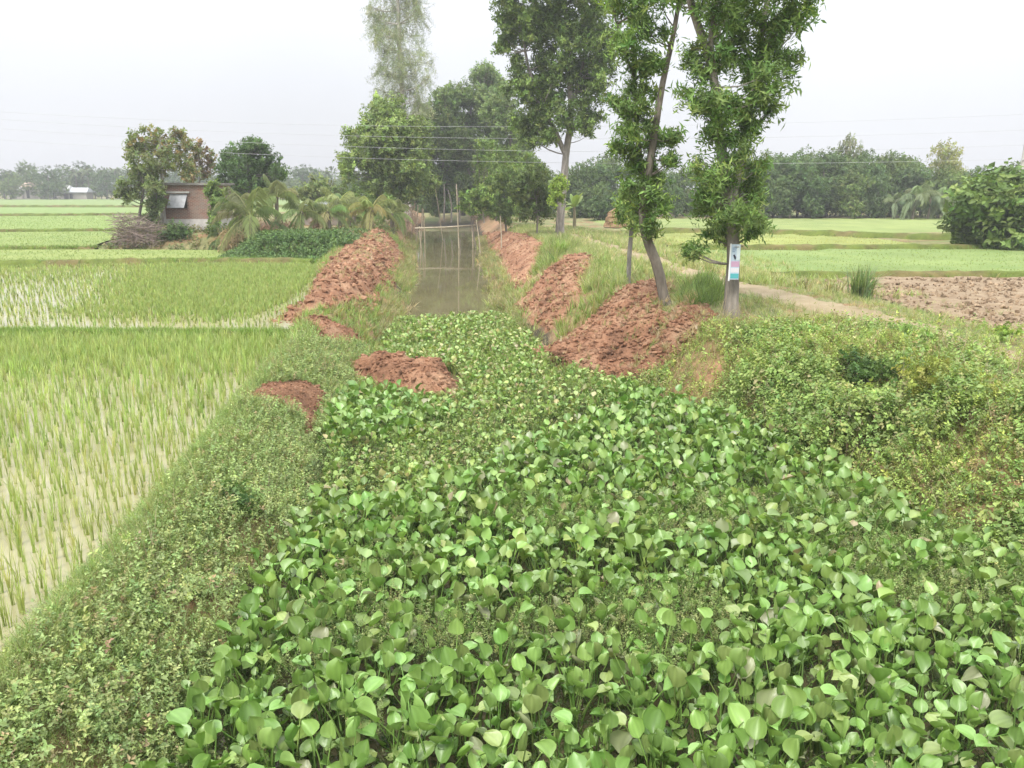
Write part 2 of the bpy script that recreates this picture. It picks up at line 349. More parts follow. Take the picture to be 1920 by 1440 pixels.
def bund(name, pts, wdt, h, z0=-0.05, wob=0.15):
    """low earth ridge along a polyline"""
    pts = np.array(pts, float); seg = np.r_[0, np.cumsum(np.hypot(*np.diff(pts, axis=0).T))]
    n = int(seg[-1] / 0.4) + 2; s = np.linspace(0, seg[-1], n); cx = np.interp(s, seg, pts[:, 0]); cy = np.interp(s, seg, pts[:, 1])
    t = np.stack([np.gradient(cx), np.gradient(cy)], 1); t /= np.linalg.norm(t, axis=1, keepdims=True); nn = np.stack([-t[:, 1], t[:, 0]], 1)
    prof = [(-1, -0.1), (-0.6, 0.7), (-0.2, 1), (0.25, 0.95), (0.65, 0.65), (1, -0.1)]
    V = []
    for j, (o, k) in enumerate(prof):
        ww = wdt * (o + 0.25 * (vn(s * 1.5, s * 0 + j, 4) - 0.5)) + wob * (vn(s * 0.3, s * 0, 6) - 0.5)
        V.append(np.stack([cx + nn[:, 0] * ww, cy + nn[:, 1] * ww, z0 + h * k * (0.8 + 0.4 * vn(s * 2, s * 0 + j, 9))], 1))
    V = np.stack(V, 1).reshape(-1, 3); m = len(prof)
    i = (np.arange(n - 1)[:, None] * m + np.arange(m - 1)[None]).ravel()
    col = grassc + (np.array([0.20, 0.15, 0.09]) - grassc) * (0.7 * sm(.4, .7, fbm(V[:, 0] * 1.1, V[:, 1] * 1.1, 2))[:, None]) - .03
    link(name, mesh_of(name, V, np.stack([i, i + 1, i + m + 1, i + m], 1), col, M_GROUND, True))['kind'] = 'structure'
    return np.stack([cx, cy], 1)
BUNDS = [
    bund('earth_bund', [[-16, 19.2], [-8.6, 19.0], [-5.3, 19.0]], 0.35, 0.22),
    bund('earth_bund', [[-32, 35.8], [-19, 38.2], [-14.3, 39.0], [-9.6, 38.3]], 0.55, 0.32),
    bund('earth_bund', [[-42, 45.9], [-24.5, 47]], 0.4, 0.3),
    bund('earth_bund', [[-61, 62.4], [-31, 66.6]], 0.4, 0.35),
    bund('earth_bund', [[-96, 96.8], [-48.5, 105]], 0.5, 0.4),
    bund('earth_bund', [[-182, 151], [-71, 146], [-29, 146]], 0.7, 0.5),
    bund('earth_bund', [[9.5, 30.9], [13, 30.9], [42, 32]], 0.35, 0.22, 0.2),
    bund('earth_bund', [[8.6, 44.2], [12.6, 44.5], [24.4, 45], [38, 46]], 0.5, 0.3, 0.2),
    bund('earth_bund', [[10, 61], [18, 60.6], [24.5, 56], [30, 53]], 0.7, 0.4, 0.2)]

# ------------------------------------------------------------------ red earth heaps
ICO = None
def ico():
    t = (1 + 5 ** 0.5) / 2
    V = np.array([[-1, t, 0], [1, t, 0], [-1, -t, 0], [1, -t, 0], [0, -1, t], [0, 1, t], [0, -1, -t], [0, 1, -t], [t, 0, -1], [t, 0, 1], [-t, 0, -1], [-t, 0, 1]], float)
    Fc = np.array([[0, 11, 5], [0, 5, 1], [0, 1, 7], [0, 7, 10], [0, 10, 11], [1, 5, 9], [5, 11, 4], [11, 10, 2], [10, 7, 6], [7, 1, 8], [3, 9, 4], [3, 4, 2], [3, 2, 6], [3, 6, 8], [3, 8, 9], [4, 9, 5], [2, 4, 11], [6, 2, 10], [8, 6, 7], [9, 8, 1]])
    return V / np.linalg.norm(V[0]), Fc
IV, IF = ico()
def heap(label, poly, bulge, bw, rough, nclod, size=(0.03, 0.09), res=0.07, rs=3.0, ridge=None, floor=-9):
    poly = np.asarray(poly)[:, :2]
    cx, cy = poly.mean(0); root = thing('earth_heap', label, 'earth heap', (cx, cy, float(gz(cx, cy))))
    o, V = patch('soil', poly, M_SOIL, res, 0.05, bulge, bw, rough, rs, col=(1, 1, 1), kind=None, ridge=ridge, sink=0.3, floor=floor)
    o.data.transform(Matrix.Translation(-root.location)); o.parent = root
    d = polydist(V[:, 0], V[:, 1], poly); cand = np.where(d > -0.15)[0]
    pick = rng.choice(cand, nclod); n = nclod
    sc = size[0] + (size[1] - size[0]) * rng.random(n) ** 4
    T = V[pick] + rng.normal(0, 0.03, (n, 3)) * [1, 1, 0.2] + np.stack([0 * sc, 0 * sc, sc * 0.25], 1)
    M = frames(rng.normal(size=(n, 3)), rng.random(n) * 6) * (sc[:, None, None] * rng.uniform(0.6, 1.3, (n, 1, 3)))
    M[:, 2, :] *= .7
    vs, fs, cc = join(IV * (1 + 0.25 * rng.standard_normal((12, 1))), [IF], M, T, (rng.uniform(.72, 1.2, (n, 1)) * np.ones((1, 3))))
    q = part('clods', vs, fs, root, cc, M_SOIL); q['kind'] = 'stuff'
    return root, V
lh = [[-7.0, 21.6], [-6.3, 20.8], [-5.5, 20.6], [-4.7, 21.6], [-4.5, 26], [-5.0, 33], [-5.9, 41], [-6.9, 49], [-8.2, 50.5], [-9.3, 49], [-9.2, 43], [-8.2, 37], [-7.6, 31], [-6.9, 26]]
heap('long bank of loose red earth heaped along the left side of the canal', lh, 0.38, 1.6, 0.5, 7500, (0.02, 0.12), 0.08)
sm_ = hits([(458, 748), (480, 722), (540, 714), (595, 726), (612, 748), (604, 790), (592, 828), (575, 822), (560, 790), (520, 768)])
heap('small rounded red earth mound on the grassy dike beside the rice', sm_, 0.2, 0.6, 0.1, 1300, (0.01, 0.035), 0.04)
heap('red earth mound slumped from the left bank into the water plants', [[-3.9, 18.2], [-3.7, 17.2], [-3.0, 16.3], [-2.3, 15.6], [-1.6, 15.0], [-0.95, 15.4], [-0.95, 17.0], [-1.3, 18.2], [-2.2, 18.9], [-3.2, 19.0]], 0.6, 0.9, 0.36, 2600, (0.012, 0.08), 0.045)
h5 = hits([(560, 612), (620, 604), (668, 622), (690, 650), (640, 655), (590, 640)])
heap('low spill of crumbled red earth where the left bank meets the grassy dike', h5, 0.12, .5, .16, 900, (.012, .05), .06)
h6 = hits([(715, 452), (745, 462), (768, 500), (762, 520), (740, 500), (722, 474)])
heap('narrow red earth scar on the inner slope of the left bank above the water', h6, 0.1, .6, .25, 700, (.03, .09), .12)
def furrow(ax, ay, k, amp):
    def f(x, y): return amp * (vn((x * ax + y * ay) * k, (x * ay - y * ax) * 0.5, 12) - 0.5) * 2
    return f
big = hits([(1005, 692, -.45), (1060, 712, -.45), (1130, 724, -.4), (1180, 705, -.1), (1215, 660, .2), (1245, 600, .75), (1262, 540, .95), (1215, 528, .95), (1165, 550, .8), (1120, 590, .5), (1060, 640, 0)])
heap('broad red earth slide running down from the leaning tree to the water plants', big, 0.16, 0.7, 0.32, 4200, (0.012, 0.085), 0.055, 2.4, furrow(0.6, 0.8, 2.2, 0.1), -.42)
h2 = hits([(1130, 722, -.4), (1190, 712, -.3), (1245, 688, -.1), (1300, 640, .35), (1338, 596, .75), (1295, 565, .8), (1262, 590, .75), (1235, 640, .3), (1190, 690, -.1)])
heap('red earth slide below the tree with the banner, its top edge broken', h2, 0.2, 0.6, 0.34, 2600, (0.012, 0.085), 0.055, 2.6, furrow(0.6, 0.8, 2.0, 0.1), -.42)
h3 = hits([(965, 578, 0), (990, 606, 0), (1025, 622, 0), (1062, 596, 0), (1094, 550, 0), (1120, 488, 0), (1060, 484, 0), (1015, 520, 0)])
heap('middle red earth slide on the right bank between two grassy strips', h3, 0.15, 0.7, 0.34, 2200, (0.02, 0.10), 0.08, 2.2, furrow(0.6, 0.8, 1.6, 0.1), -.45)
h4 = hits([(905, 462, 0), (930, 490, 0), (950, 530, 0), (968, 556, 0), (1000, 515, 0), (1030, 462, 0), (1000, 444, 0), (950, 434, 0), (905, 436, 0)])
heap('furthest red earth slide on the right bank under the young round tree', h4, 0.15, 0.9, 0.38, 2600, (0.02, 0.09), 0.12, 1.6)

# ------------------------------------------------------------------ plant prototypes
def leaf_diamond(w=0.3, fold=0.08, drop=0.0):
    return np.array([[0, 0, 0], [w, 0.45, fold - drop * 0.3], [0, 1, -drop], [-w, 0.45, fold - drop * 0.3]]), np.array([[0, 1, 2], [0, 2, 3]])
def blade(h, w, bend, segs=3, az=0.0, base=(0, 0)):
    V = []; 
    for i in range(segs):
        t = i / segs; hw = w * (1 - 0.55 * t); y = bend * t * t; z = h * (t - 0.25 * bend / max(h, .01) * t * t)
        V += [[-hw, y, z], [hw, y, z]]
    V.append([0, bend, h * (1 - 0.25 * bend / max(h, .01))]); V = np.array(V)
    Fq = [np.array([[2 * i, 2 * i + 1, 2 * i + 3, 2 * i + 2] for i in range(segs - 1)], int).reshape(-1, 4), np.array([[2 * segs - 2, 2 * segs - 1, 2 * segs]])]
    ca, sa = math.cos(az), math.sin(az); R = np.array([[ca, -sa, 0], [sa, ca, 0], [0, 0, 1]])
    return V @ R.T + [base[0], base[1], 0], Fq
def tuft(n, h, w, spread, bend, segs=3, r=rng):
    ps = []
    for i in range(n):
        az = r.random() * 6.283; hh = h * r.uniform(0.65, 1.1); rad = spread * r.random()
        v, f = blade(hh, w * r.uniform(.7, 1.2), bend * r.uniform(0.2, 1.2), segs, az, (rad * math.cos(az * 1.7), rad * math.sin(az * 1.7)))
        ps.append((v, f, np.tile([[1 + .15 * r.standard_normal()] * 3], (len(v), 1))))
    return cat(ps)
def spray(nl, length, leaf, w, droop, r=rng, pair=True, fold=0.1):
    """a stem with leaves along it, stem along Z from the origin"""
    lv, lf = leaf_diamond(w, fold, droop); ps = []
    for i in range(nl):
        t = (i + 0.8) / nl * (0.98 if i < nl - 1 else 1); az = (i * 2.4 if not pair else (i // 2) * 1.57 + (i % 2) * 3.1416) + r.normal(0, .4)
        el = r.normal(0.45, 0.3)
        y = np.array([math.cos(az) * math.cos(el), math.sin(az) * math.cos(el), math.sin(el)])
        nz_ = np.array([0, 0, 1.0]) - y * y[2] + r.normal(0, .25, 3); nz_ -= y * (nz_ @ y); nz_ /= np.linalg.norm(nz_)
        x = np.cross(y, nz_); R = np.stack([x, y, nz_], 1) * leaf * r.uniform(.6, 1.15)
        ps.append((lv @ R.T + [0.05 * length * math.sin(3 * t), 0, t * length], [lf], np.tile([[1 + .14 * r.standard_normal()] * 3], (4, 1))))
    sv = np.array([[-.012 * length, 0, 0], [.012 * length, 0, 0], [0.05 * length * .14, 0, length]]); ps.append((sv, [np.array([[0, 1, 2]])], np.full((3, 3), .8)))
    return cat(ps)
def multi_join(protos, n, M, T, col):
    k = rng.integers(0, len(protos), n); ps = []
    for i, (v, f, c_) in enumerate(protos):
        s = k == i
        if s.any(): ps.append(join(v, f, M[s], T[s], col[s], c_))
    return cat(ps)
def in_view(x, y, m=0.12, z=0.0):
    """rough view cone with a margin"""
    return (np.abs(x) < (0.66 + m) * (np.maximum(y, 0) * 0.97 + (H - z) * 0.25) + 0.5) & (y > 2.5)
def sample(xr, yr, n, fn):
    x = rng.uniform(*xr, n); y = rng.uniform(*yr, n); k = fn(x, y); k = k if k.dtype == bool else (rng.random(n) < k)
    k &= in_view(x, y); return x[k], y[k]
HEAPS = [np.asarray(h)[:, :2] for h in (big, h2, h3, h4, lh, h5, h6)] + [sm_, np.array([[-3.9, 18.2], [-3.7, 17.2], [-3.0, 16.3], [-2.3, 15.6], [-1.6, 15.0], [-0.95, 15.4], [-0.95, 17.0], [-1.3, 18.2], [-2.2, 18.9], [-3.2, 19.0]])]
def on_heap(x, y, marg=0.0):
    r = np.zeros(np.shape(x), bool)
    for h in HEAPS: r |= polydist(x, y, h) > marg
    return r
def on_path(x, y, k=1.0): return np.abs(x - edge(Xp, y)) < PATHW * k

# ------------------------------------------------------------------ rice
rice_protos = [tuft(8, 0.34, 0.0050, 0.022, 0.10, 3) for _ in range(5)]
rice_far = [tuft(7, 0.24, 0.009, 0.03, 0.08, 2) for _ in range(4)]
RICE = [(0.28, 0.355, 0.115), (0.24, 0.32, 0.095), (0.33, 0.39, 0.15), (0.21, 0.285, 0.08)]
def rice_points(x0, x1, y0, y1, sx, sy, poly, lean=0.06):
    gx, gy = np.meshgrid(np.arange(x0, x1, sx), np.arange(y0, y1, sy)); gx = gx + 0.03 * rng.standard_normal(gx.shape) - lean * gy + 0.06 * np.sin(gy * 0.8); gy = gy + 0.05 * rng.standard_normal(gy.shape)
    gx, gy = gx.ravel(), gy.ravel(); k = inpoly(gx, gy, poly) & in_view(gx, gy, 0.15) & (rng.random(gx.shape) > 0.05)
    return gx[k], gy[k]
rx, ry = rice_points(-15, -2, 3.2, 18.9, 0.15, 0.165, paddy1)
k = polydist(rx, ry, paddy1) > 0.03; rx, ry = rx[k], ry[k]
order = np.argsort(np.hypot(rx, ry)); rx, ry = rx[order], ry[order]
vis = np.abs(rx) < 0.648 * (ry * 0.97 + H * 0.242)         # inside the picture
near_idx = np.where(vis)[0][:300]; mask = np.ones(len(rx), bool); mask[near_idx] = False
rmeshes = []
for i in range(10):
    v, f, c_ = tuft(8, 0.34, 0.0050, 0.022, 0.10, 3)
    rmeshes.append(mesh_of('rice_tuft', v, f, c_ * pal(1, RICE, jit=.1), M_GRASS))
for i in near_idx:
    o = bpy.data.objects.new('rice_tuft', rmeshes[rng.integers(10)]); COLL.objects.link(o)
    o.location = (rx[i], ry[i], -0.01); o.rotation_euler = (0, 0, rng.random() * 6.28); s = rng.uniform(.75, 1.15); o.scale = (s, s, s)
    tag(o, 'young green rice seedling tuft standing in the pale water of the nearest paddy', 'rice plant', 'rice seedlings planted in rows in the near paddy')
def rice_stuff(name, x, y, z, protos, hs=(.75, 1.2), cols=RICE, wide=None):
    n = len(x); s = rng.uniform(*hs, n) * np.ones(n); M = rotz(rng.random(n) * 6.28) * s[:, None, None]
    if wide is not None: M[:, :, 0] *= wide[:, None]; M[:, :, 1] *= wide[:, None]
    v, f, c_ = multi_join(protos, n, M, np.stack([x, y, np.zeros(n) + z], 1), pal(n, cols, jit=.12))
    link(name, mesh_of(name, v, f, c_, M_GRASS))['kind'] = 'stuff'
fx, fy = rx[mask], ry[mask]
rice_stuff('rice', fx, fy, -0.01, rice_protos, wide=np.interp(fy, [8, 19], [1.0, 1.35]))
x, y = sample((-16, -4.5), (12, 18.9), 8500, lambda x, y: inpoly(x, y, paddy1) * sm(14, 19, y + .8 * (fbm(x * .5, y * .5, 8) - .5)))
rice_stuff('rice', x, y, -0.01, rice_protos, wide=np.full(len(x), 1.3))
bx, by = rice_points(-30, -5, 19.6, 38, 0.25, 0.33, paddy2, 0.05)
k = gz(bx, by, False) < -.04; bx, by = bx[k], by[k]
rice_stuff('rice', bx, by, -0.01, rice_far, wide=np.interp(by, [19, 37], [0.9, 1.5]))
dens = lambda x, y: np.where(inpoly(x, y, paddy2) & (polydist(x, y, paddy2) > 0.15) & (gz(x, y, False) < -.02) & (polydist(x, y, lh) < -.15 - .5 * fbm(x, y, 3)), sm(-15 , -10.5, x + (y - 24) * 0.25 - 1.5 * (fbm(x * .3, y * .3, 4) - .5)) * 0.9 * sm(20.5, 24, y) + 0.10 * sm(28, 34, y), 0)
x, y = sample((-30, -6), (19.5, 38.5), 60000, dens)
rice_stuff('rice', x, y, -0.01, rice_far, (0.7, 1.0))
ricet = [tuft(5, 0.28, 0.014, 0.06, 0.08, 2) for _ in range(3)]
for poly, z, col in left_fields[:3]:
    p = np.array(poly); A = (np.ptp(p[:, 0]) * np.ptp(p[:, 1])); x, y = sample((p[:, 0].min(), p[:, 0].max()), (p[:, 1].min(), p[:, 1].max()), int(min(A * 14, 30000)), lambda x, y: inpoly(x, y, poly))
    rice_stuff('rice', x, y, z - .03, ricet, (.3, .5), [(0.19, 0.26, 0.075), (0.22, 0.285, 0.085)], np.full(len(x), 1.3))
for poly, col in right_fields[:2]:
    p = np.array(poly); A = (np.ptp(p[:, 0]) * np.ptp(p[:, 1])); x, y = sample((p[:, 0].min(), p[:, 0].max()), (p[:, 1].min(), p[:, 1].max()), int(min(A * 16, 24000)), lambda x, y: inpoly(x, y, poly))
    rice_stuff('rice', x, y, gz(x, y) + .06, ricet, (.25, .45), [(0.21 * col[0], 0.275, 0.085), (0.24 * col[0], 0.30, 0.095)], np.full(len(x), 1.3))

# ------------------------------------------------------------------ water hyacinth
def hya_leaf(lean, hgt, size, pitch, cols=5, rows=6, r=random):
    """petiole leaning along +Y and a rounded cupped blade on its end"""
    V = []; Fs4 = []; C = []; n = 4
    tip = np.array([0, math.sin(lean) * hgt, math.cos(lean) * hgt])
    for i in range(n):
        t = i / (n - 1); p = np.array([0, tip[1] * t ** 1.6, tip[2] * (t ** 0.9)]); rad = 0.011 * (1 - 0.5 * t) * (1.3 if i == 1 else 1)
        for k in range(3): V.append(p + [rad * math.cos(k * 2.094), rad * math.sin(k * 2.094), 0]); C.append([1.0, 1.05, .9])
    for i in range(n - 1):
        for k in range(3): Fs4.append([i * 3 + k, i * 3 + (k + 1) % 3, (i + 1) * 3 + (k + 1) % 3, (i + 1) * 3 + k])
    b0 = len(V); dirv = np.array([0, math.sin(pitch), math.cos(pitch)]); nor = np.array([0, -math.cos(pitch), math.sin(pitch)])
    prof = np.interp(np.linspace(0, 1, rows), [0, .08, .25, .45, .65, .82, .94, 1], [.20, .68, .97, 1.0, .92, .68, .34, .03])
    cup = r.uniform(.08, .45); curl = r.uniform(-.45, .45); tw = r.uniform(-.5, .5); wav = r.uniform(0, 6)
    for j in range(rows):
        v = j / (rows - 1)
        for i in range(cols):
            u = i / (cols - 1) * 2 - 1; hw = 0.47 * size * prof[j]
            zz = size * (cup * u * u * prof[j] - curl * v * v * .6 + tw * u * v * .4 + .03 * math.sin(u * 5 + v * 4 + wav))
            V.append(tip + dirv * (v * size) + np.array([1, 0, 0]) * (u * hw) + nor * zz)
            m = 1.12 if i == cols // 2 else ((1.05 if i % 2 == 0 else .93) if cols > 5 else 1.0)
            C.append([m, m, m])
    for j in range(rows - 1):
        for i in range(cols - 1): q = b0 + j * cols + i; Fs4.append([q, q + 1, q + cols + 1, q + cols])
    return np.array(V), [np.array(Fs4)], np.array(C)
HYA = [(0.145, 0.235, 0.056), (0.168, 0.258, 0.074), (0.120, 0.208, 0.044), (0.190, 0.262, 0.064), (0.20, 0.225, 0.115), (0.24, 0.205, 0.115)]
HYW = [0.31, 0.28, 0.21, 0.15, 0.034, 0.016]
def hya_spec(big=1.0):
    lean = abs(random.gauss(0.38, 0.22)); hgt = random.uniform(.28, .52) * big * math.cos(lean * .5); size = random.uniform(.095, .175) * big
    return lean, hgt, size, lean + random.uniform(-.1, .95)
hya_left_dx = lambda y: edge(Lk, y) + 0.15 + 0.25 * (fbm(y * .8, y * 0, 44) - .5)
def hya_zone(x, y):
    rr = edge(Rk, y) + 0.05
    return (x > hya_left_dx(y) - 0.25) & (x < rr) & (y > 2.8) & (y < 17.5) & ~on_heap(x, y, 0.1)
# plants on a jittered lattice
gx, gy = np.meshgrid(np.arange(-4, 9, 0.235), np.arange(2.8, 17.5, 0.235)); gx = (gx + rng.uniform(-.12, .12, gx.shape)).ravel(); gy = (gy + rng.uniform(-.12, .12, gy.shape)).ravel()
k = hya_zone(gx, gy) & in_view(gx, gy, .1)
line = 11.2 + 0.0 * gx + np.interp(gx, [-3, -1.5, 0, 1.2, 2.2, 3], [-2.2, -1.6, 0.2, 2.2, 4.6, 6.5])   # broad-leaved mat ends along this line
k &= gy < line + 0.8 * (fbm(gx, gy, 3) - .5) + np.where(gx < -1.6, 0, 0)
left_patch = inpoly(gx, gy, [[-3.3, 12.2], [-1.9, 12.4], [-1.2, 13.6], [-2.4, 15.6], [-3.4, 15.5]])
k |= left_patch & hya_zone(gx, gy)
gap = fbm(gx * 0.75 + 3, gy * 0.75, 61, 3)                                                              # thin places where small weeds show
thin = (gy < 7.6) & (gap > 0.56) & (gx > -1.0)
k &= ~(thin & (rng.random(gx.shape) < 0.62))
hx, hy = gx[k], gy[k]
o_ = np.argsort(np.hypot(hx, hy - 0)); hx, hy = hx[o_], hy[o_]
d_row = lambda x, y, z=-.2: 720 - F * np.tan(np.arctan2(z - H, y) + PITCH)
visible = (np.abs(hx) < 0.66 * (hy * .97 + 3.8 * .242)) & (d_row(hx, hy) < 1475)
idx = np.where(visible)[0][:300]; m = np.ones(len(hx), bool); m[idx] = False
hmeshes = []
for i in range(44):
    v, f, c_ = hya_leaf(*hya_spec(), 9, 7); hmeshes.append(mesh_of('leaf', v, f, c_ * pal(1, HYA, HYW, .1), M_HYA, True))
for i in idx:
    root = thing('water_hyacinth', 'water hyacinth plant with rounded glossy green leaves in the thick mat filling the near canal', 'water hyacinth', (hx[i], hy[i], -0.68), 'water hyacinths covering the near canal')
    nl = random.randint(6, 8); a0 = random.random() * 6.28; s0 = random.uniform(.8, 1.12)
    for q in range(nl):
        o = bpy.data.objects.new('leaf', random.choice(hmeshes)); COLL.objects.link(o); o.parent = root
        o.rotation_euler = (0, 0, a0 + q * 2.4 + random.gauss(0, .2)); s = s0 * random.uniform(.75, 1.1); o.scale = (s, s, s)
        o.location = (random.gauss(0, .02), random.gauss(0, .02), 0)
def hya_mass(name, x, y, z, big, lod, cols=HYA, wts=HYW, nlm=(6, 8)):
    ps = [hya_leaf(*hya_spec(big), *lod) for _ in range(26)]
    nl = rng.integers(nlm[0], nlm[1] + 1, len(x)); X_ = np.repeat(x, nl); Y_ = np.repeat(y, nl); n = len(X_)
    az = np.concatenate([rng.random() * 6.28 + np.arange(k_) * 2.4 for k_ in nl]) + rng.normal(0, .2, n)
    s = np.repeat(rng.uniform(.8, 1.12, len(x)), nl) * rng.uniform(.75, 1.1, n)
    T = np.stack([X_ + rng.normal(0, .02, n), Y_ + rng.normal(0, .02, n), np.repeat(z * np.ones(len(x)), nl)], 1)
    v, f, c_ = multi_join(ps, n, rotz(az) * s[:, None, None], T, pal(n, cols, wts, .14))
    o = link(name, mesh_of(name, v, f, c_, M_HYA, True)); o['kind'] = 'stuff'
hya_mass('water_hyacinth_mat', hx[m], hy[m], -0.68, 1.0, (5, 5))
# small paler floating plants further along the canal
YH = [(0.18, 0.255, 0.07), (0.22, 0.285, 0.085), (0.135, 0.215, 0.055), (0.28, 0.275, 0.115), (0.22, 0.20, 0.10)]
def zone2(x, y):
    far = 25.2 + 0.9 * (x + 2.5) * 0.5 + 0.8 * (fbm(x, y * 0, 5) - .5)
    ln = 11.2 + np.interp(x, [-3, -1.5, 0, 1.2, 2.2, 3], [-2.2, -1.6, 0.2, 2.2, 4.6, 6.5])
    return (x > edge(Lk, y) + .1) & (x < edge(Rk, y) + 0.1) & (y > ln - .6) & (y < far) & ~on_heap(x, y, .15)
x, y = sample((-4.2, 4), (8.5, 27), 9000, lambda x, y: np.where(zone2(x, y), .35 + .65 * sm(.40, .52, fbm(x * .9, y * .6, 19, 3)), 0.))
big_ = fbm(x * .6, y * .6, 13, 2)
hya_mass('floating_weed', x[big_ > .45], y[big_ > .45], -0.70, 0.68, (3, 4), YH, [.34, .24, .22, .12, .08], (6, 9))
hya_mass('floating_weed', x[big_ <= .45], y[big_ <= .45], -0.70, 0.52, (3, 4), YH, [.34, .24, .22, .12, .08], (6, 9))

# ------------------------------------------------------------------ undergrowth and grass
weed = [spray(14, 0.30, 0.055, 0.30, .15) for _ in range(5)] + [spray(10, 0.26, 0.07, 0.26, .25) for _ in range(3)]
fine = [spray(20, 0.26, 0.035, 0.20, .1) for _ in range(5)]
broad = [spray(9, 0.30, 0.085, 0.38, .2) for _ in range(4)]
WEED = [(0.265, 0.345, 0.135), (0.30, 0.365, 0.14), (0.22, 0.305, 0.115), (0.29, 0.33, 0.125), (0.31, 0.25, 0.14)]
WW = [.34, .28, .2, .13, .05]
def scatter_plants(name, x, y, protos, cols, wts=None, sc=(.7, 1.3), lean=0.5, z=None, hump=None, jit=.16, mat=None, kind='stuff'):
    n = len(x); d = rng.normal(0, lean, (n, 3)); d[:, 2] = 1
    s = rng.uniform(*sc, n); M = frames(d, rng.random(n) * 6.28) * s[:, None, None]
    zz = (gz(x, y) if z is None else z) - 0.02 + (hump if hump is not None else 0) + np.zeros(n)
    v, f, c_ = multi_join(protos, n, M, np.stack([x, y, zz], 1), pal(n, cols, wts, jit))
    o = link(name, mesh_of(name, v, f, c_, mat or M_LEAF)); o['kind'] = kind; return o
x, y = sample((-4.2, 4), (8.5, 27), 26000, zone2)
scatter_plants('floating_weed', x, y, weed + fine, [(0.19, 0.27, 0.075), (0.23, 0.30, 0.09), (0.15, 0.22, 0.06), (.27, .25, .12)], [.35, .3, .25, .1], (.4, .9), .7, z=-.66 + .22 * rng.random(len(x)))
# left dike: low tangle of small-leaved weeds, with holes
def dike(x, y):
    l = edge(Lk, y); r_ = edge(Xr, y)
    w_ = (x < l + 0.35) & (x > r_ + 0.05) & (y < 20) & ~on_heap(x, y, .05)
    hole = fbm(x * 1.5, y * 1.1, 70, 3)
    return np.where(w_, np.clip(1.1 - 12 * np.clip(hole - .57, 0, 1) * sm(.45, .65, (x - r_) / (l - r_)), 0.22, 1) * np.interp((x - r_) / (l - r_), [0, .2, .45], [.15, .45, 1]), 0.0)
x, y = sample((-6, -1.5), (2.6, 20.5), 135000, dike)
inner = np.clip((x - edge(Xr, y)) / (edge(Lk, y) - edge(Xr, y)), 0, 1.2)
hump = 0.34 * sm(.25, .7, inner) * sm(.38, .6, fbm(x * 1.2, y * .9, 83, 2)) * fbm(x * 1.7, y * 1.4, 81, 3) * rng.random(len(x)) ** .5
tall = rng.random(len(x)) < sm(.15, .55, inner) * 0.75
scatter_plants('undergrowth', x[tall], y[tall], weed + fine, WEED, WW, (.4, .85), .55, hump=hump[tall])
scatter_plants('undergrowth', x[~tall], y[~tall], fine, WEED, WW, (.3, .75), .7, hump=hump[~tall] * .5)
gt = [tuft(9, 0.22, 0.004, 0.05, 0.14, 3) for _ in range(5)]
gt_far = [tuft(8, 0.30, 0.010, 0.08, 0.16, 2) for _ in range(5)]
GR = [(0.22, 0.31, 0.09), (0.26, 0.33, 0.105), (0.18, 0.27, 0.075), (0.36, 0.33, 0.17)]
x, y = sample((-6, -1.8), (3, 20.5), 26000, lambda x, y: (x < edge(Lk, y) + .1) & (x > edge(Xr, y) - .08) & ~on_heap(x, y, .05))
scatter_plants('grass', x, y, gt, GR, [.35, .3, .25, .1], (.35, .9), .4, mat=M_GRASS)
x, y = sample((-6, -2.5), (2.6, 20.5), 60000, lambda x, y: (x > edge(Xr, y) - .05) & (x < edge(Xr, y) + .5 * (edge(Lk, y) - edge(Xr, y)) + .3 * fbm(x * 2, y * 2, 6)) & ~on_heap(x, y, .05))
scatter_plants('grass', x, y, gt, [(.27, .35, .13), (.31, .37, .16), (.22, .30, .10), (.36, .36, .20)], [.35, .3, .25, .1], (.22, .5), .7, mat=M_GRASS)
stem = [tuft(3, 0.55, 0.003, 0.06, 0.25, 3) for _ in range(4)]
x, y = sample((-6, -1.8), (3, 18), 1500, lambda x, y: (x < edge(Lk, y) + .1) & (x > edge(Xr, y) + .4) & ~on_heap(x, y, .05) & (fbm(x * 1.2, y, 51) > .5))
scatter_plants('dry_stems', x, y, stem, [(.36, .30, .18), (.42, .36, .24), (.30, .20, .12)], None, (.5, 1.1), .5, mat=M_GRASS)
x, y = sample((2, 13), (6, 18), 2600, lambda x, y: (x > edge(Rk, y)) & (x < edge(Xp, y) - .5) & ~on_heap(x, y, .05) & (fbm(x * .8, y * .8, 52) > .5))
scatter_plants('dry_stems', x, y, stem, [(.36, .30, .18), (.42, .36, .24), (.30, .20, .12)], None, (.7, 1.6), .5, mat=M_GRASS)
# right bank: mounded creepers in front, grass behind
def rbank(x, y):
    d = x - edge(Rk, y); return (d > -0.1) & (x < edge(Xp, y) + 3.5) & (y > 5) & (y < 17.5) & ~on_heap(x, y, .05)
def mounds(x, y): return .45 * fbm(x * 0.6, y * 0.5, 90, 3) + .55 * fbm(x * 1.25 + 4, y * 1.0, 92, 3)
x, y = sample((2, 16), (5, 18), 150000, lambda x, y: np.where(rbank(x, y), np.clip(sm(.33, .5, mounds(x, y)) * 1.0 + np.interp(y, [10, 13], [.6, .3]), 0, 1) * np.interp(x - edge(Xp, y), [-3.2, -0.9, 0], [1, .5, .08]) * np.interp(y, [14, 17], [1, .45]), 0.))
hd_ = np.max([polydist(x, y, h) for h in HEAPS], axis=0); md_ = mounds(x, y); hump = 0.8 * np.interp(y, [13.2, 15.6], [1, .12]) * sm(0.1, 1.6, -hd_) * sm(.40, .62, md_) * rng.random(len(x)) ** .4 * np.interp(x - edge(Xp, y), [-2.2, -.6], [1, .15])
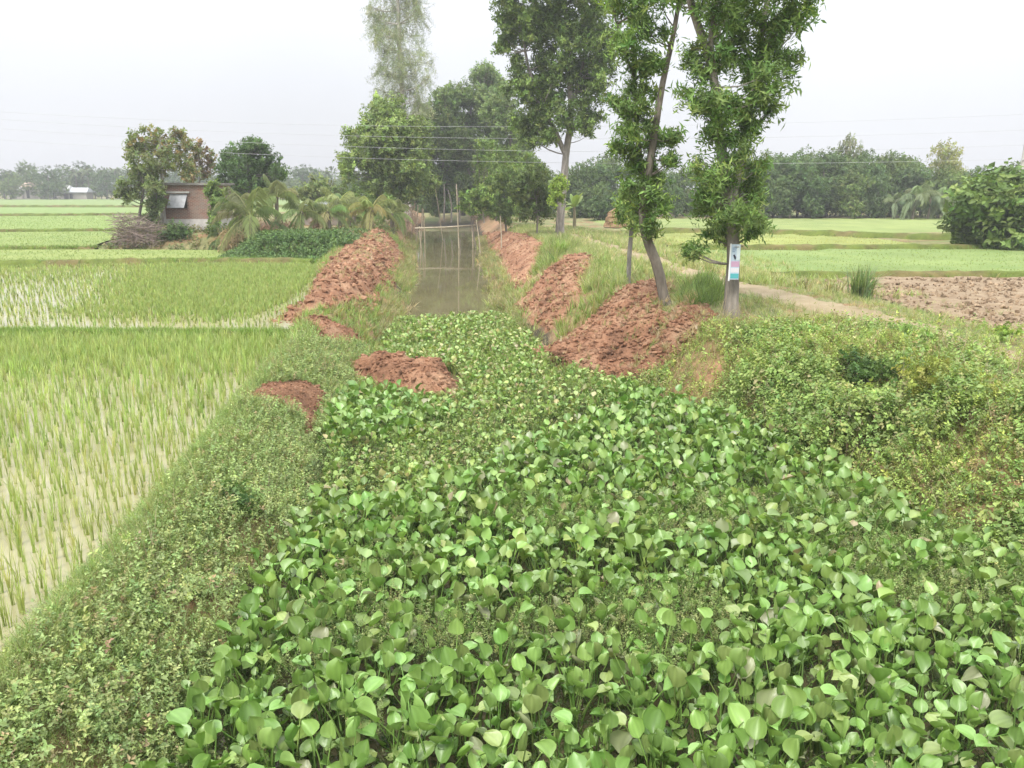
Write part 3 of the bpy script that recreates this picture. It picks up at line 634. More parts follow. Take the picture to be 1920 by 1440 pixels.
zone = fbm(x * .5 + 7, y * .5, 15, 2); pr = rng.random(len(x))
aw = (zone + .25 * (pr - .5)) > .52
RB = [(0.27, 0.35, 0.095), (0.32, 0.385, 0.10), (0.22, 0.31, 0.085), (0.35, 0.33, 0.15), (0.28, 0.2, 0.11)]
scatter_plants('undergrowth', x[aw], y[aw], fine + weed[:2], RB, [.3, .28, .2, .16, .06], (.6, 1.2), .7, hump=hump[aw])
scatter_plants('undergrowth', x[~aw], y[~aw], broad + weed, [(0.19, 0.28, 0.085), (0.23, 0.32, 0.095), (0.27, 0.345, 0.105), (.31, .30, .14)], [.35, .33, .22, .1], (.6, 1.1), .7, hump=hump[~aw])
# grass over both banks, the path verge and the right meadow
def meadow(x, y):
    d = x - edge(Rk, y); ok = (d > 0.2) & (x < edge(Xp, y) + 6.5) & (y > 6) & ~on_heap(x, y, .12 + .25 * (fbm(x * 2, y * 2, 47) - .4)) & ~(on_path(x, y, .9) & (rng.random(len(x)) > .12))
    g = fbm(x * .6, y * .6, 55, 3); dl_ = np.interp(x - edge(Xp, y), [-1.1, -.6, .7, 1.8, 3.2], [1, .55, .6, .55, .22]) * np.where((d < 2.4) & (y > 18), .45, 1)
    return np.where(ok, (0.25 + .75 * sm(.38, .58, g)) * dl_, 0.)
x, y = sample((-4, 22), (6, 62), 150000, meadow)
near = y < 24
MG = [(0.28, 0.32, 0.125), (0.33, 0.34, 0.155), (0.22, 0.29, 0.09), (0.40, 0.36, 0.21), (0.20, 0.29, 0.075)]
scatter_plants('grass', x[near], y[near], gt, MG, [.3, .25, .2, .15, .1], (.45, 1.25), .4, mat=M_GRASS)
scatter_plants('grass', x[~near], y[~near], gt_far, MG, [.3, .25, .2, .15, .1], (.7, 1.5), .35, mat=M_GRASS)
# stronger green grass strips on the right bank slope
def strip(poly, n, h, cols=None):
    p = hits(poly) if len(poly[0]) == 3 else np.array(poly); x, y = sample((p[:, 0].min(), p[:, 0].max()), (p[:, 1].min(), p[:, 1].max()), n, lambda x, y: inpoly(x, y, p))
    scatter_plants('grass', x, y, [tuft(10, 0.5, 0.009, 0.10, 0.22, 3) for _ in range(4)], cols or [(0.21, 0.285, 0.08), (0.26, 0.31, 0.105), (0.16, 0.235, 0.06), (.33, .30, .16)], [.35, .3, .2, .15] if not cols else None, h, .4, mat=M_GRASS)
strip([(1040, 650, -.1), (1095, 610, .3), (1150, 560, .7), (1175, 505, .8), (1130, 495, .7), (1095, 560, .4), (1040, 615, 0)], 1100, (.4, 1.2))
strip([(1000, 520, .2), (1040, 500, .5), (1085, 470, .6), (1060, 450, .7), (1020, 470, .5)], 1500, (.6, 1.5))
strip([(1270, 585, .8), (1350, 580, .8), (1365, 545, .8), (1320, 520, .8), (1290, 540, .8)], 500, (.7, 1.4), [(0.15, .22, .06), (.12, .19, .05)])
strip([(1110, 690, -.1), (1160, 670, .1), (1225, 610, .6), (1240, 565, .85), (1215, 590, .7), (1165, 640, .3)], 500, (.3, .7), [(0.15, .22, .06), (.12, .19, .05)])
# clods and stubble on the ploughed field
x, y = sample((11.3, 34), (12, 30), 9000, lambda x, y: (x - edge(Xp, y) > 2.0) & (fbm(x * .8, y * .8, 3) > .4)); n = len(x); sc = .02 + .07 * rng.random(n) ** 3
vs, fs, cc = join(IV * (1 + .25 * rng.standard_normal((12, 1))), [IF], frames(rng.normal(size=(n, 3)), rng.random(n) * 6) * sc[:, None, None], np.stack([x, y, gz(x, y) + .07], 1), rng.uniform(.7, 1.3, (n, 1)) * np.ones((1, 3)))
M_CLOD = solid_mat('dry_clod', (0.20, 0.14, 0.085), (0.34, 0.25, 0.16), 2.5, .95, .5, attr=True)
link('clods', mesh_of('clods', vs, fs, cc, M_CLOD))['kind'] = 'stuff'
# straggling dry grass on the thrown-up soil
for h, n in ((lh, 1500), (big, 260), (h2, 260), (h3, 300), (h4, 300)):
    h = np.asarray(h)[:, :2]; x, y = sample((h[:, 0].min(), h[:, 0].max()), (h[:, 1].min(), h[:, 1].max()), n * 3, lambda x, y: inpoly(x, y, h) & (fbm(x * 1.3, y * 1.3, 23, 3) > .52))
    scatter_plants('grass', x, y, gt_far, [(.36, .28, .17), (.28, .27, .12), (.40, .34, .22)], None, (.3, .8), .6, z=np.maximum(gz(x, y), -.42) + .08 + (.45 * sm(0, 1.6, polydist(x, y, h)) if h is not None and len(h) == len(lh) else .12), mat=M_GRASS)
# left bank beyond the heaps
def lbank(x, y):
    d = edge(Lk, y) - x; ok = (d > -.25) & (x > edge(Xr, y) + .1) & (y > 17) & ~on_heap(x, y, .25)
    return np.where(ok, .35 + .6 * sm(.4, .6, fbm(x * .8, y * .8, 66, 3)), 0.)
x, y = sample((-11, -2.5), (17, 55), 30000, lbank)
scatter_plants('grass', x, y, gt_far, GR + [(0.30, 0.22, 0.12)], [.28, .25, .25, .12, .1], (.5, 1.2), .4, mat=M_GRASS)
# ragged grass hanging over both water edges
n = 5200; y = rng.uniform(23, 70, n); sd_ = rng.random(n) < .5; x = np.where(sd_, edge(Lk, y) + rng.normal(-.12, .2, n), edge(Rk, y) + rng.normal(.12, .25, n)); k = in_view(x, y) & (fbm(y * .9, sd_ * 7.0, 3, 3) > .42)
scatter_plants('grass', x[k], y[k], gt_far, [(.24, .28, .10), (.30, .27, .14), (.20, .25, .08), (.34, .28, .17)], None, (.7, 1.7), .6, z=np.maximum(gz(x[k], y[k]), -.72), mat=M_GRASS)
# bund grass
for bl, n, z0 in ((BUNDS[0], 5000, .12), (BUNDS[1], 2600, .15), (BUNDS[2], 1200, .2), (BUNDS[3], 1500, .2), (BUNDS[4], 2200, .25), (BUNDS[5], 2500, .3), (BUNDS[6], 2200, .25), (BUNDS[7], 2200, .3), (BUNDS[8], 1600, .35)):
    i = rng.integers(0, len(bl), n); x = bl[i, 0] + rng.normal(0, .2, n); y = bl[i, 1] + rng.normal(0, .16, n); k = in_view(x, y)
    scatter_plants('grass', x[k], y[k], gt_far, [(0.15, 0.25, 0.05), (0.20, 0.29, 0.06), (.25, .24, .11)], [.5, .35, .15], (.5, 1.0), .3, z=z0 - .05, mat=M_GRASS)
# feathery weeds in the gaps between the hyacinths
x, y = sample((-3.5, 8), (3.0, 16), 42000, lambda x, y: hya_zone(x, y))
scatter_plants('floating_weed', x, y, fine, [(0.055, 0.095, 0.025), (0.075, 0.115, 0.03), (.10, .11, .045)], None, (.5, 1.1), .8, z=-.68 + .15 * rng.random(len(x)))  # greens of this low layer darkened to paint shade between the hyacinth leaves
x, y = sample((-2.2, 8), (3.2, 10), 34000, lambda x, y: hya_zone(x, y) & (fbm(x * 0.75 + 3, y * 0.75, 61, 3) > .53))
scatter_plants('floating_weed', x, y, fine, [(0.20, 0.27, 0.085), (0.15, 0.23, 0.06), (.28, .31, .13)], None, (.5, 1.0), .5, z=-.5 + .12 * rng.random(len(x)))

# ------------------------------------------------------------------ trees
def tube(pts, rad, sides=8, wob=0.06):
    pts = np.array(pts, float); n = len(pts); t = np.gradient(pts, axis=0); t /= np.linalg.norm(t, axis=1, keepdims=True) + 1e-9
    ref = np.array([0.3, 1, 0.1]); V = []
    for i in range(n):
        x = np.cross(t[i], ref); x /= np.linalg.norm(x); y = np.cross(t[i], x)
        for k in range(sides):
            a_ = k * 2 * math.pi / sides; r_ = rad[i] * (1 + wob * math.sin(3 * a_ + i) + wob * random.uniform(-1, 1)); V.append(pts[i] + r_ * (math.cos(a_) * x + math.sin(a_) * y))
    Q = [[i * sides + k, i * sides + (k + 1) % sides, (i + 1) * sides + (k + 1) % sides, (i + 1) * sides + k] for i in range(n - 1) for k in range(sides)]
    return np.array(V), [np.array(Q)]
def smooth_path(pts, n):
    pts = np.array(pts, float); s = np.r_[0, np.cumsum(np.linalg.norm(np.diff(pts, axis=0), axis=1))]; u = np.linspace(0, s[-1], n)
    q = np.stack([np.interp(u, s, pts[:, i]) for i in range(3)], 1)
    for _ in range(1): q[1:-1] = .25 * q[:-2] + .5 * q[1:-1] + .25 * q[2:]
    return q, u / s[-1]
TW = {
    'acacia': [spray(14, 0.42, 0.165, 0.15, .35, pair=False, fold=.03) for _ in range(5)],
    'broad': [spray(12, 0.36, 0.14, 0.30, .3, pair=False) for _ in range(5)],
    'dark': [spray(12, 0.34, 0.13, 0.32, .25, pair=False) for _ in range(5)],
    'hang': [spray(16, 0.85, 0.17, 0.10, .6, pair=False, fold=.02) for _ in range(5)],
    'far': [spray(8, 0.7, 0.42, 0.34, .25, pair=False) for _ in range(5)],
    'mid': [spray(10, 0.5, 0.26, 0.30, .3, pair=False) for _ in range(5)]}
def crown_arrays(clumps, per, kind, cols, sc=1.0, droop=0.1, wts=None, shell=.45, jit=.13, cjit=.12):
    ps = []
    for (c0, r3) in clumps:
        r3 = np.array(r3) * np.ones(3); n = max(8, int(per * (r3[0] * r3[1] * r3[2]) ** (2 / 3.)))
        d = rng.normal(size=(n, 3)); d /= np.linalg.norm(d, axis=1, keepdims=True); rr = rng.random((n, 1)) ** shell
        lump = 1 + .28 * (vn(d[:, 0] * 2.3 + c0[0], d[:, 1] * 2.3 + d[:, 2] * 1.9 + c0[2], 17)[:, None] - .5) * 2
        T = np.array(c0) + d * rr * r3 * lump
        dr_ = d * 1.0 + rng.normal(0, .5, (n, 3)); dr_[:, 2] += .35 - droop * 1.6
        M = frames(dr_, rng.random(n) * 6.28) * (sc * rng.uniform(.7, 1.25, n))[:, None, None]
        col = pal(n, cols, wts, jit) * (1 + cjit * rng.standard_normal())
        ps.append(multi_join(TW[kind], n, M, T - (dr_ / np.linalg.norm(dr_, axis=1, keepdims=True)) * .2 * sc, col))
    return cat(ps)
def wood_arrays(trunk, rad, clumps, sides=8, limb=True, col=(0.3, 0.26, 0.21), segs=20, extra=()):
    q, u = smooth_path(trunk, segs); r_ = np.interp(u, np.linspace(0, 1, len(rad)), rad); r_[0] *= 1.25
    ps = [tube(q, r_, sides)]
    for ex, er in extra:
        q2, u2 = smooth_path(ex, 8); ps.append(tube(q2, np.interp(u2, [0, 1], er), 6))
    if limb:
        allq = [q] + [smooth_path(ex, 8)[0] for ex, _ in extra]; aq = np.concatenate(allq)
        for (c0, r3) in clumps:
            c0 = np.array(c0); below = aq[aq[:, 2] < c0[2] - .1 * np.mean(r3)]; below = below if len(below) else aq[:1]
            j = np.argmin(np.linalg.norm((below - c0) * [1, 1, .7], axis=1)); p0 = below[j]
            midp = (p0 + c0) / 2 + [0, 0, -.12 * np.linalg.norm(c0 - p0)]
            q2, u2 = smooth_path([p0, midp, c0], 5); rb = max(.012, .16 * np.max(rad) * min(1, np.mean(r3)) + .012); ps.append(tube(q2, np.interp(u2, [0, 1], [rb * 1.3, rb * .3]), 5))
            for _ in range(3):
                e = c0 + rng.normal(0, .5, 3) * np.array(r3) * np.ones(3); q3, u3 = smooth_path([q2[3], (q2[3] + e) / 2 + rng.normal(0, .05, 3), e], 3); ps.append(tube(q3, np.interp(u3, [0, 1], [rb * .5, rb * .15]), 3))
    V, Fs, _ = cat([(v, f, None) for v, f in ps]); return V, Fs, np.tile(np.array(col), (len(V), 1)) * (1 + .1 * rng.standard_normal((len(V), 1)))
def tree(name, label, catg, base, trunk, rad, clumps, per, kind, cols, group=None, bark=(0.30, 0.26, 0.21), limb=True, extra=(), **kw):
    root = thing(name, label, catg, base, group)
    v, f, c_ = wood_arrays(trunk, rad, clumps, 9, limb, bark, extra=extra); part('trunk', v, f, root, c_, M_BARK, True)
    v, f, c_ = crown_arrays(clumps, per, kind, cols, **kw); part('crown', v, f, root, c_, M_LEAF)
    return root
def pclumps(lst, D, dj=.7, zs=1.0, sat=4):
    r = []
    for t in lst:
        px, py, rp = t[:3]; rr = rp * D / F; ry_ = (t[3] if len(t) > 3 else rp) * D / F
        c0 = P(px, py, D + rng.uniform(-dj, dj) * rr); r.append((c0, (rr * .8, rr * .8, ry_ * .8)))
        for _ in range(sat):
            d = rng.normal(size=3); d /= np.linalg.norm(d); k = rng.uniform(.28, .45); r.append((c0 + d * np.array([rr, rr, ry_]) * .85, (rr * k, rr * k, ry_ * k)))
    return r
G_AC = [(0.135, 0.22, 0.06), (0.17, 0.26, 0.075), (0.105, 0.185, 0.05), (0.215, 0.30, 0.085)]
# tree with the banner
D = 18.2; bz = float(gz(5.05, D)); B = np.array([P(1371, 600, D)[0], D, bz - .1])
tr = [B] + [P(*p, D) for p in ((1374, 520), (1376, 450), (1370, 390), (1356, 310), (1346, 230), (1340, 140), (1322, 80), (1300, 30), (1284, -40), (1275, -110))]
ex = [([P(1372, 380, D), P(1392, 290, D + .3), P(1406, 200, D + .6), P(1420, 110, D + .8), P(1440, 0, D + .8), P(1450, -90, D + 1)], [.10, .05]),
      ([P(1341, 150, D), P(1330, 60, D - .3), P(1350, -40, D - .5)], [.07, .03])]
cl = [(1350, 425, 42), (1395, 405, 44), (1325, 385, 36), (1372, 360, 48), (1412, 365, 26), (1330, 325, 34), (1372, 300, 42), (1408, 312, 26), (1345, 258, 30), (1388, 255, 30),
      (1335, 205, 36), (1296, 180, 32), (1372, 190, 28), (1420, 185, 36), (1453, 160, 34), (1400, 120, 46), (1462, 105, 40), (1345, 120, 36), (1305, 110, 22), (1380, 55, 52), (1440, 50, 50),
      (1482, 20, 38), (1335, 40, 42), (1405, -25, 60), (1470, -45, 52), (1510, -30, 34), (1345, -50, 55), (1290, -30, 36), (1300, 470, 10), (1420, 430, 18)]
banner_tree = tree('acacia_tree', 'tall leafy tree beside the path with a printed banner tied to its trunk', 'tree', B, tr, [.17, .15, .14, .12, .105, .09, .08, .07], pclumps(cl, D, 1.2), 200, 'acacia', G_AC, extra=ex, droop=.25, shell=.55, bark=(0.36, 0.32, 0.27))
# leaning tree
D = 19.8; B = np.array([P(1250, 585, D)[0], D, float(gz(P(1250, 585, D)[0], D)) - .1])
tr = [B] + [P(*p, D) for p in ((1240, 530), (1232, 490), (1212, 455), (1203, 415), (1206, 370), (1218, 310), (1230, 230), (1243, 150), (1258, 90), (1268, 40), (1280, -60))]
ex = [([P(1210, 360, D), P(1195, 270, D + .3), P(1190, 160, D + .5), P(1185, 40, D + .6), P(1180, -60, D + .6)], [.07, .03]), ([P(1190, 150, D + .5), P(1160, 60, D + .3), P(1145, 0, D + .2)], [.035, .015])]
cl = [(1205, 395, 30), (1240, 375, 24), (1190, 350, 26), (1228, 330, 26), (1185, 300, 22), (1212, 270, 30), (1178, 255, 24), (1196, 220, 26), (1175, 190, 26), (1205, 165, 28), (1190, 125, 26),
      (1222, 120, 20), (1175, 75, 34), (1215, 60, 32), (1160, 20, 34), (1205, 5, 40), (1180, -45, 44), (1240, -50, 40), (1225, 425, 12, 16), (1262, 255, 12), (1255, 300, 10), (1158, 275, 16, 8), (1270, -20, 26)]
tree('acacia_tree', 'crooked leaning tree with a bent mossy trunk at the top of the red earth slide', 'tree', B, tr, [.135, .125, .115, .10, .085, .07, .055, .04], pclumps(cl, D, 1.2), 190, 'acacia', G_AC, extra=ex, droop=.25, shell=.55, bark=(0.27, 0.235, 0.19))
# slim stem behind it
D = 25.0; B = np.array([P(1178, 535, D)[0], D, float(gz(P(1178, 535, D)[0], D)) - .1])
tree('slim_tree', 'slim straight young tree with a speckled stem between the earth slide and the path', 'tree', B, [B, P(1180, 480, D), P(1184, 430, D), P(1188, 380, D)], [.075, .07, .055], pclumps([(1185, 415, 22), (1180, 390, 24), (1195, 365, 22), (1172, 400, 14)], D), 260, 'acacia', G_AC, droop=.3, bark=(0.30, 0.28, 0.24))
# big acacia in the centre
D = 52.0; B = np.array([P(1050, 438, D)[0], D, float(gz(P(1050, 438, D)[0], D)) - .2])
tr = [B] + [P(*p, D) for p in ((1051, 390), (1058, 330), (1061, 285), (1072, 230), (1068, 150), (1065, 80), (1060, 0), (1050, -60))]
ex = [([P(1060, 290, D), P(1045, 255, D), P(1020, 200, D), P(990, 140, D), P(980, 60, D)], [.17, .07]), ([P(1070, 200, D), P(1090, 150, D), P(1100, 60, D), P(1110, 0, D)], [.14, .06])]
cl = [(1000, 220, 38), (1030, 185, 44), (985, 165, 38), (1060, 215, 36), (1025, 250, 30), (1000, 260, 18), (1105, 215, 28), (1120, 170, 34), (1090, 130, 40), (1055, 130, 40), (1015, 120, 36), (1100, 240, 16, 22),
      (960, 60, 32), (1000, 50, 40), (1045, 40, 48), (1100, 40, 44), (1130, 70, 30), (950, 20, 30), (1010, -20, 55), (1080, -30, 60), (1120, -10, 40), (940, 85, 18), (1120, 120, 30), (1080, 80, 40), (975, 120, 16), (960, -30, 40)]
tree('acacia_tree', 'large spreading tree with a pale forked trunk beside the path near the middle', 'tree', B, tr, [.28, .24, .21, .17, .13, .10], pclumps(cl, D, 1.0), 118, 'mid', [(0.12, 0.185, 0.05), (0.15, 0.22, 0.06), (0.095, 0.15, 0.04), (0.20, 0.28, 0.075)], extra=ex, droop=.15, sc=.85, bark=(0.40, 0.36, 0.32), shell=.5)
# pale tall tree left of the canal
D = 82.0; B = np.array([P(765, 400, D)[0], D, .5])
tr = [B, P(764, 300, D), P(760, 240, D), P(752, 150, D), P(748, 60, D), P(744, -60, D)]
cl = [(748, 20, 50, 40), (725, 60, 30, 40), (785, 30, 28, 60), (705, 60, 24, 24), (755, 100, 46, 50), (790, 110, 24, 60), (725, 140, 28, 46), (765, 170, 40, 46), (730, 200, 32, 40), (785, 200, 24, 40), (750, 230, 36, 36), (740, -30, 55, 40), (780, -50, 40, 40), (700, 30, 22, 20)]
tree('eucalyptus_tree', 'tallest pale feathery tree with a whitish trunk left of the canal', 'tree', B, tr, [.34, .28, .24, .18, .12], pclumps(cl, D, .5), 50, 'hang', [(0.30, 0.34, 0.22), (0.26, 0.31, 0.18), (0.35, 0.38, 0.25)], droop=.9, sc=1.25, shell=.6, bark=(0.62, 0.58, 0.52))
# broad light tree left of the canal
D = 64.0; B = np.array([P(745, 410, D)[0], D, 0.9])
cl = [(740, 330, 44), (700, 320, 36), (780, 320, 36), (665, 300, 26), (720, 285, 44), (765, 285, 40), (690, 265, 30), (735, 245, 44), (700, 225, 32), (770, 240, 34), (740, 205, 34), (655, 330, 18), (770, 355, 30, 24), (715, 355, 30, 22), (715, 205, 22), (665, 265, 24), (650, 300, 20), (790, 285, 26), (795, 345, 22, 26), (690, 350, 24, 16), (745, 300, 44)]
tree('broad_tree', 'broad light green spreading tree on the left bank behind the palms', 'tree', B, [B, P(742, 360, D), P(735, 300, D), P(730, 230, D)], [.3, .24, .14], pclumps(cl, D, 1.0), 80, 'mid', [(0.20, 0.27, 0.08), (0.235, 0.31, 0.095), (0.15, 0.215, 0.065)], droop=.15, sc=1.0, bark=(.22, .2, .17))
# row of dark trees behind
DK = [(0.115, 0.165, 0.055), (0.145, 0.20, 0.066), (0.095, 0.14, 0.046)]
for (bx_, D, lab, cl, hue) in (
    (820, 92, 'dark bushy tree just right of the pale tall tree at the canal end', [(815, 230, 36), (840, 200, 34), (800, 280, 34), (840, 260, 40), (815, 320, 36), (850, 310, 36), (825, 190, 26), (800, 350, 30), (840, 350, 30), (860, 270, 34), (795, 240, 26), (790, 320, 30), (820, 375, 24), (870, 345, 26), (850, 330, 28), (805, 345, 26)], 1.2),
    (868, 96, 'tall tree with a ragged thin top, second right of the pale tree', [(905, 150, 30), (880, 180, 34), (915, 195, 36), (880, 240, 40), (920, 245, 36), (870, 300, 36), (905, 300, 36), (890, 345, 34), (905, 130, 16, 16), (930, 165, 22), (860, 345, 30), (925, 330, 34), (855, 220, 30), (880, 375, 24), (860, 180, 24)], 1.35),
    (945, 88, 'green tree directly left of the large forked tree, behind the canal', [(940, 190, 30), (960, 230, 34), (945, 270, 34), (975, 290, 34), (950, 320, 30), (985, 250, 28), (925, 300, 30), (965, 340, 32), (935, 360, 28), (990, 310, 28), (1000, 340, 26), (925, 215, 24)], 1.45)):
    B = np.array([P(bx_, 405, D)[0], D, .3]); top = P(bx_ + 15, 200, D)
    tree('dense_tree', lab, 'tree', B, [B, B * .6 + top * .4 + [.3, 0, 0], top], [.26, .2, .1], pclumps(cl, D, 1.0), 66, 'mid', np.array(DK) * hue, sc=1.15, droop=.2)
for bx_, ty, D in ((832, 345, 84), (862, 350, 83), (846, 356, 81)):
    B = np.array([P(bx_, 412, D)[0], D, .2]); q = tube([B, P(bx_ + rng.uniform(-4, 4), (412 + ty) / 2, D), P(bx_ + rng.uniform(-9, 9), ty, D)], [.10, .085, .06], 6)
    root = thing('bare_tree', 'thin bare tree trunk standing in the dark clump at the far end of the canal', 'tree trunk', B, 'bare trunks at the end of the canal'); part('trunk', q[0], q[1], root, np.tile([.2, .18, .15], (len(q[0]), 1)), M_BARK, True)
# small trees and bushes along the right side of the canal
SG = [(0.15, 0.22, 0.055), (0.19, 0.27, 0.07), (0.11, 0.175, 0.045)]
for (name, bx_, by_, D, lab, cl, rad, kind, cols, per) in (
    ('young_tree', 1006, 442, 50, 'young round-headed tree with a thin stem on the right bank', [(1005, 375, 34, 32), (985, 360, 26), (1025, 365, 26), (1000, 335, 26), (1015, 400, 22), (988, 395, 20), (1010, 325, 16)], .07, 'mid', [(0.115, 0.16, 0.05), (0.14, 0.19, 0.06), (0.09, .135, .04)], 150),
    ('shrub', 893, 425, 58, 'small leaning shrubby tree on the right edge of the canal water', [(880, 378, 20), (900, 372, 20), (915, 385, 18), (890, 395, 14), (905, 360, 14)], .06, 'mid', SG, 130),
    ('young_tree', 950, 432, 60, 'light green young tree left of the round-headed tree on the right bank', [(945, 350, 28), (960, 330, 28), (935, 375, 24), (955, 385, 24), (975, 345, 20), (940, 320, 18), (925, 345, 16), (950, 410, 16)], .08, 'mid', SG, 120),
    ('young_tree', 1046, 436, 47, 'small bright green leaf cluster growing against the pale forked trunk', [(1045, 352, 16), (1042, 368, 13), (1050, 340, 10)], .04, 'mid', [(0.19, 0.28, 0.05), (0.23, .32, .06)], 200)):
    B = np.array([P(bx_, by_, D)[0], D, float(gz(P(bx_, by_, D)[0], D)) - .1]); top = P(cl[0][0], cl[0][1], D)
    tree(name, lab, 'tree', B, [B, (B + top) / 2 + rng.normal(0, .06, 3), top], [rad, rad * .8, rad * .5], pclumps(cl, D, .8), per, kind, cols, sc=.75, droop=.25)
# trees around the brick house
D = 54.0
for (name, pts, lab, cl, rad, kind, cols, per, bark, DD) in (
    ('airy_tree', [(304, 440), (305, 340), (300, 300), (300, 262)], 'airy light tree with a pale straight trunk at the left corner of the brick house', [(270, 262, 22), (300, 255, 24), (330, 262, 22), (285, 285, 24), (320, 290, 26), (350, 280, 18), (262, 290, 20), (300, 315, 22), (345, 310, 18), (250, 275, 10), (275, 315, 16)], .14, 'mid', [(0.20, 0.24, 0.09), (0.24, 0.27, 0.11), (0.16, .21, .07), (.30, .24, .10)], 72, (.55, .52, .46), 52.6),
    ('slant_tree', [(258, 450), (262, 400), (270, 350), (262, 320)], 'slanting tree with a dark stem at the left end of the homestead mound', [(255, 310, 24), (240, 345, 18, 14), (270, 335, 24), (285, 350, 20), (228, 362, 12, 9), (250, 370, 16, 10), (280, 310, 18)], .11, 'mid', [(0.15, 0.19, 0.075), (0.18, .22, .085)], 80, (.2, .18, .15), 51),
    ('conical_shrub', [(290, 440), (292, 400), (294, 350)], 'narrow dark green shrubby tree between the slanting tree and the house', [(285, 395, 16, 20), (295, 370, 16, 20), (292, 345, 12), (280, 410, 14, 12)], .05, 'mid', DK, 150, (.2, .18, .15), 51.5),
    ('bare_twig_tree', [(372, 440), (375, 340), (372, 300)], 'thin sparse tree with reddish twigs rising behind the brick house', [(370, 300, 16), (385, 320, 18), (360, 325, 16), (392, 295, 10, 16), (375, 275, 8, 14), (350, 330, 12)], .05, 'mid', [(0.17, 0.20, 0.085), (.26, .19, .11)], 60, (.34, .29, .24), 57),
    ('round_tree', [(470, 445), (470, 380), (465, 330), (465, 290)], 'dense round dark green tree right of the brick house', [(440, 300, 30), (475, 290, 32), (505, 300, 28), (455, 320, 32), (490, 325, 32), (520, 318, 18), (422, 312, 20), (465, 345, 28), (500, 350, 22), (430, 340, 22), (460, 275, 16), (485, 270, 14)], .2, 'mid', [(0.085, 0.15, 0.045), (0.105, 0.18, 0.055), (.07, .12, .038)], 115, (.2, .18, .15), 60)):
    q = [P(*p, DD) for p in pts]; B = q[0].copy(); B[2] = float(gz(B[0], DD)) - .1; q[0] = B
    tree(name, lab, 'tree', B, q, [rad, rad * .75, rad * .45], pclumps(cl, DD, .9), per, kind, cols, sc=.8, droop=.2, bark=bark)

for (bx_, by_, D, lab, cl, cols) in (
    (908, 440, 66, 'slim ivy-grown tree at the right water edge near the bamboo footbridge', [(905, 395, 12, 18), (910, 360, 13, 18), (902, 330, 15, 18), (915, 305, 16), (898, 300, 14), (908, 275, 16)], SG),
    (930, 438, 70, 'slim tree with a light crown between the water and the young trees', [(932, 400, 10, 16), (928, 370, 13, 16), (938, 350, 13), (925, 330, 16), (940, 310, 16), (930, 285, 16), (918, 345, 12)], SG),
    (975, 436, 68, 'leafy slim tree behind the round-headed young tree on the right bank', [(975, 395, 14, 16), (968, 365, 15), (982, 340, 17), (970, 315, 17), (990, 300, 16), (960, 290, 14), (995, 330, 14)], SG),
    (398, 442, 51, 'scraggly leafy sapling growing against the right part of the brick house wall', [(398, 400, 8, 12), (404, 380, 9), (392, 365, 8), (410, 362, 9), (400, 350, 9)], SG),
    (668, 425, 59, 'light green shrubby tree under the left side of the broad tree', [(655, 385, 18), (675, 375, 20), (690, 390, 16), (660, 365, 14), (640, 390, 14), (680, 400, 14)], SG),
    (722, 425, 59.5, 'leafy shrub under the broad tree beside the bamboo fence', [(712, 390, 18), (730, 382, 18), (745, 392, 14), (722, 402, 16), (700, 400, 14)], SG),
    (590, 425, 63, 'pale green small tree rising behind the shed roof', [(580, 355, 18), (600, 345, 18), (620, 358, 18), (595, 365, 20), (640, 362, 14), (560, 362, 14)], [(0.19, .245, .09), (.23, .285, .11)])):
    B = np.array([P(bx_, by_, D)[0], D, .75]); top = P(cl[0][0], cl[0][1], D)
    tree('small_tree', lab, 'tree', B, [B, (B + top) / 2, top], [.07, .06, .04], pclumps(cl, D, .8), 130, 'mid', cols, sc=.75, droop=.2)

# ------------------------------------------------------------------ woods (copies of a few trees)
def copy_tree(o, loc, rz, sc, label=None, group=None):
    r = o.copy(); COLL.objects.link(r); r.location = loc; r.rotation_euler = (0, 0, rz); r.scale = sc
    if label: r['label'] = label
    for ch in o.children:
        q = ch.copy(); COLL.objects.link(q); q.parent = r
    return r
def wood_tree(label, cols, seed, hh=8.0, rr=3.2, group=None, dens=26, name='wood_tree'):
    g = np.random.default_rng(seed); cl = []
    for i in range(13):
        a_ = g.random() * 6.28; q = g.random() ** .5; z = hh * g.uniform(.14, .86); rad = rr * .55 * (1 - .35 * abs(z / hh - .5)); cl.append((np.array([math.cos(a_) * q * rr * .62, math.sin(a_) * q * rr * .62, z]), (rad, rad, rad * .8)))
    cl.append((np.array([0, 0, hh * .88]), (rr * .45,) * 3))
    return tree(name, label, 'tree', (0, 0, 0), [[0, 0, -.3], [.1, 0, hh * .3], [0, .1, hh * .75]], [.2, .16, .08], cl, dens, 'far', cols, group, sc=.85, shell=.35, limb=False, jit=.1, cjit=.15)
RW = 'trees of the dark wood beyond the right fields'; RWL = 'dense dark green tree in the wood closing the far side of the right fields'
WC = [[(0.085, 0.135, 0.042), (0.11, 0.16, 0.05)], [(0.07, 0.12, 0.042), (0.09, 0.14, 0.045)], [(0.115, 0.165, 0.052), (0.14, 0.19, 0.06)], [(0.10, 0.15, 0.058), (0.075, .12, .042)]]
protos = [wood_tree(RWL, WC[i], 40 + i, group=RW) for i in range(4)]
spots = []
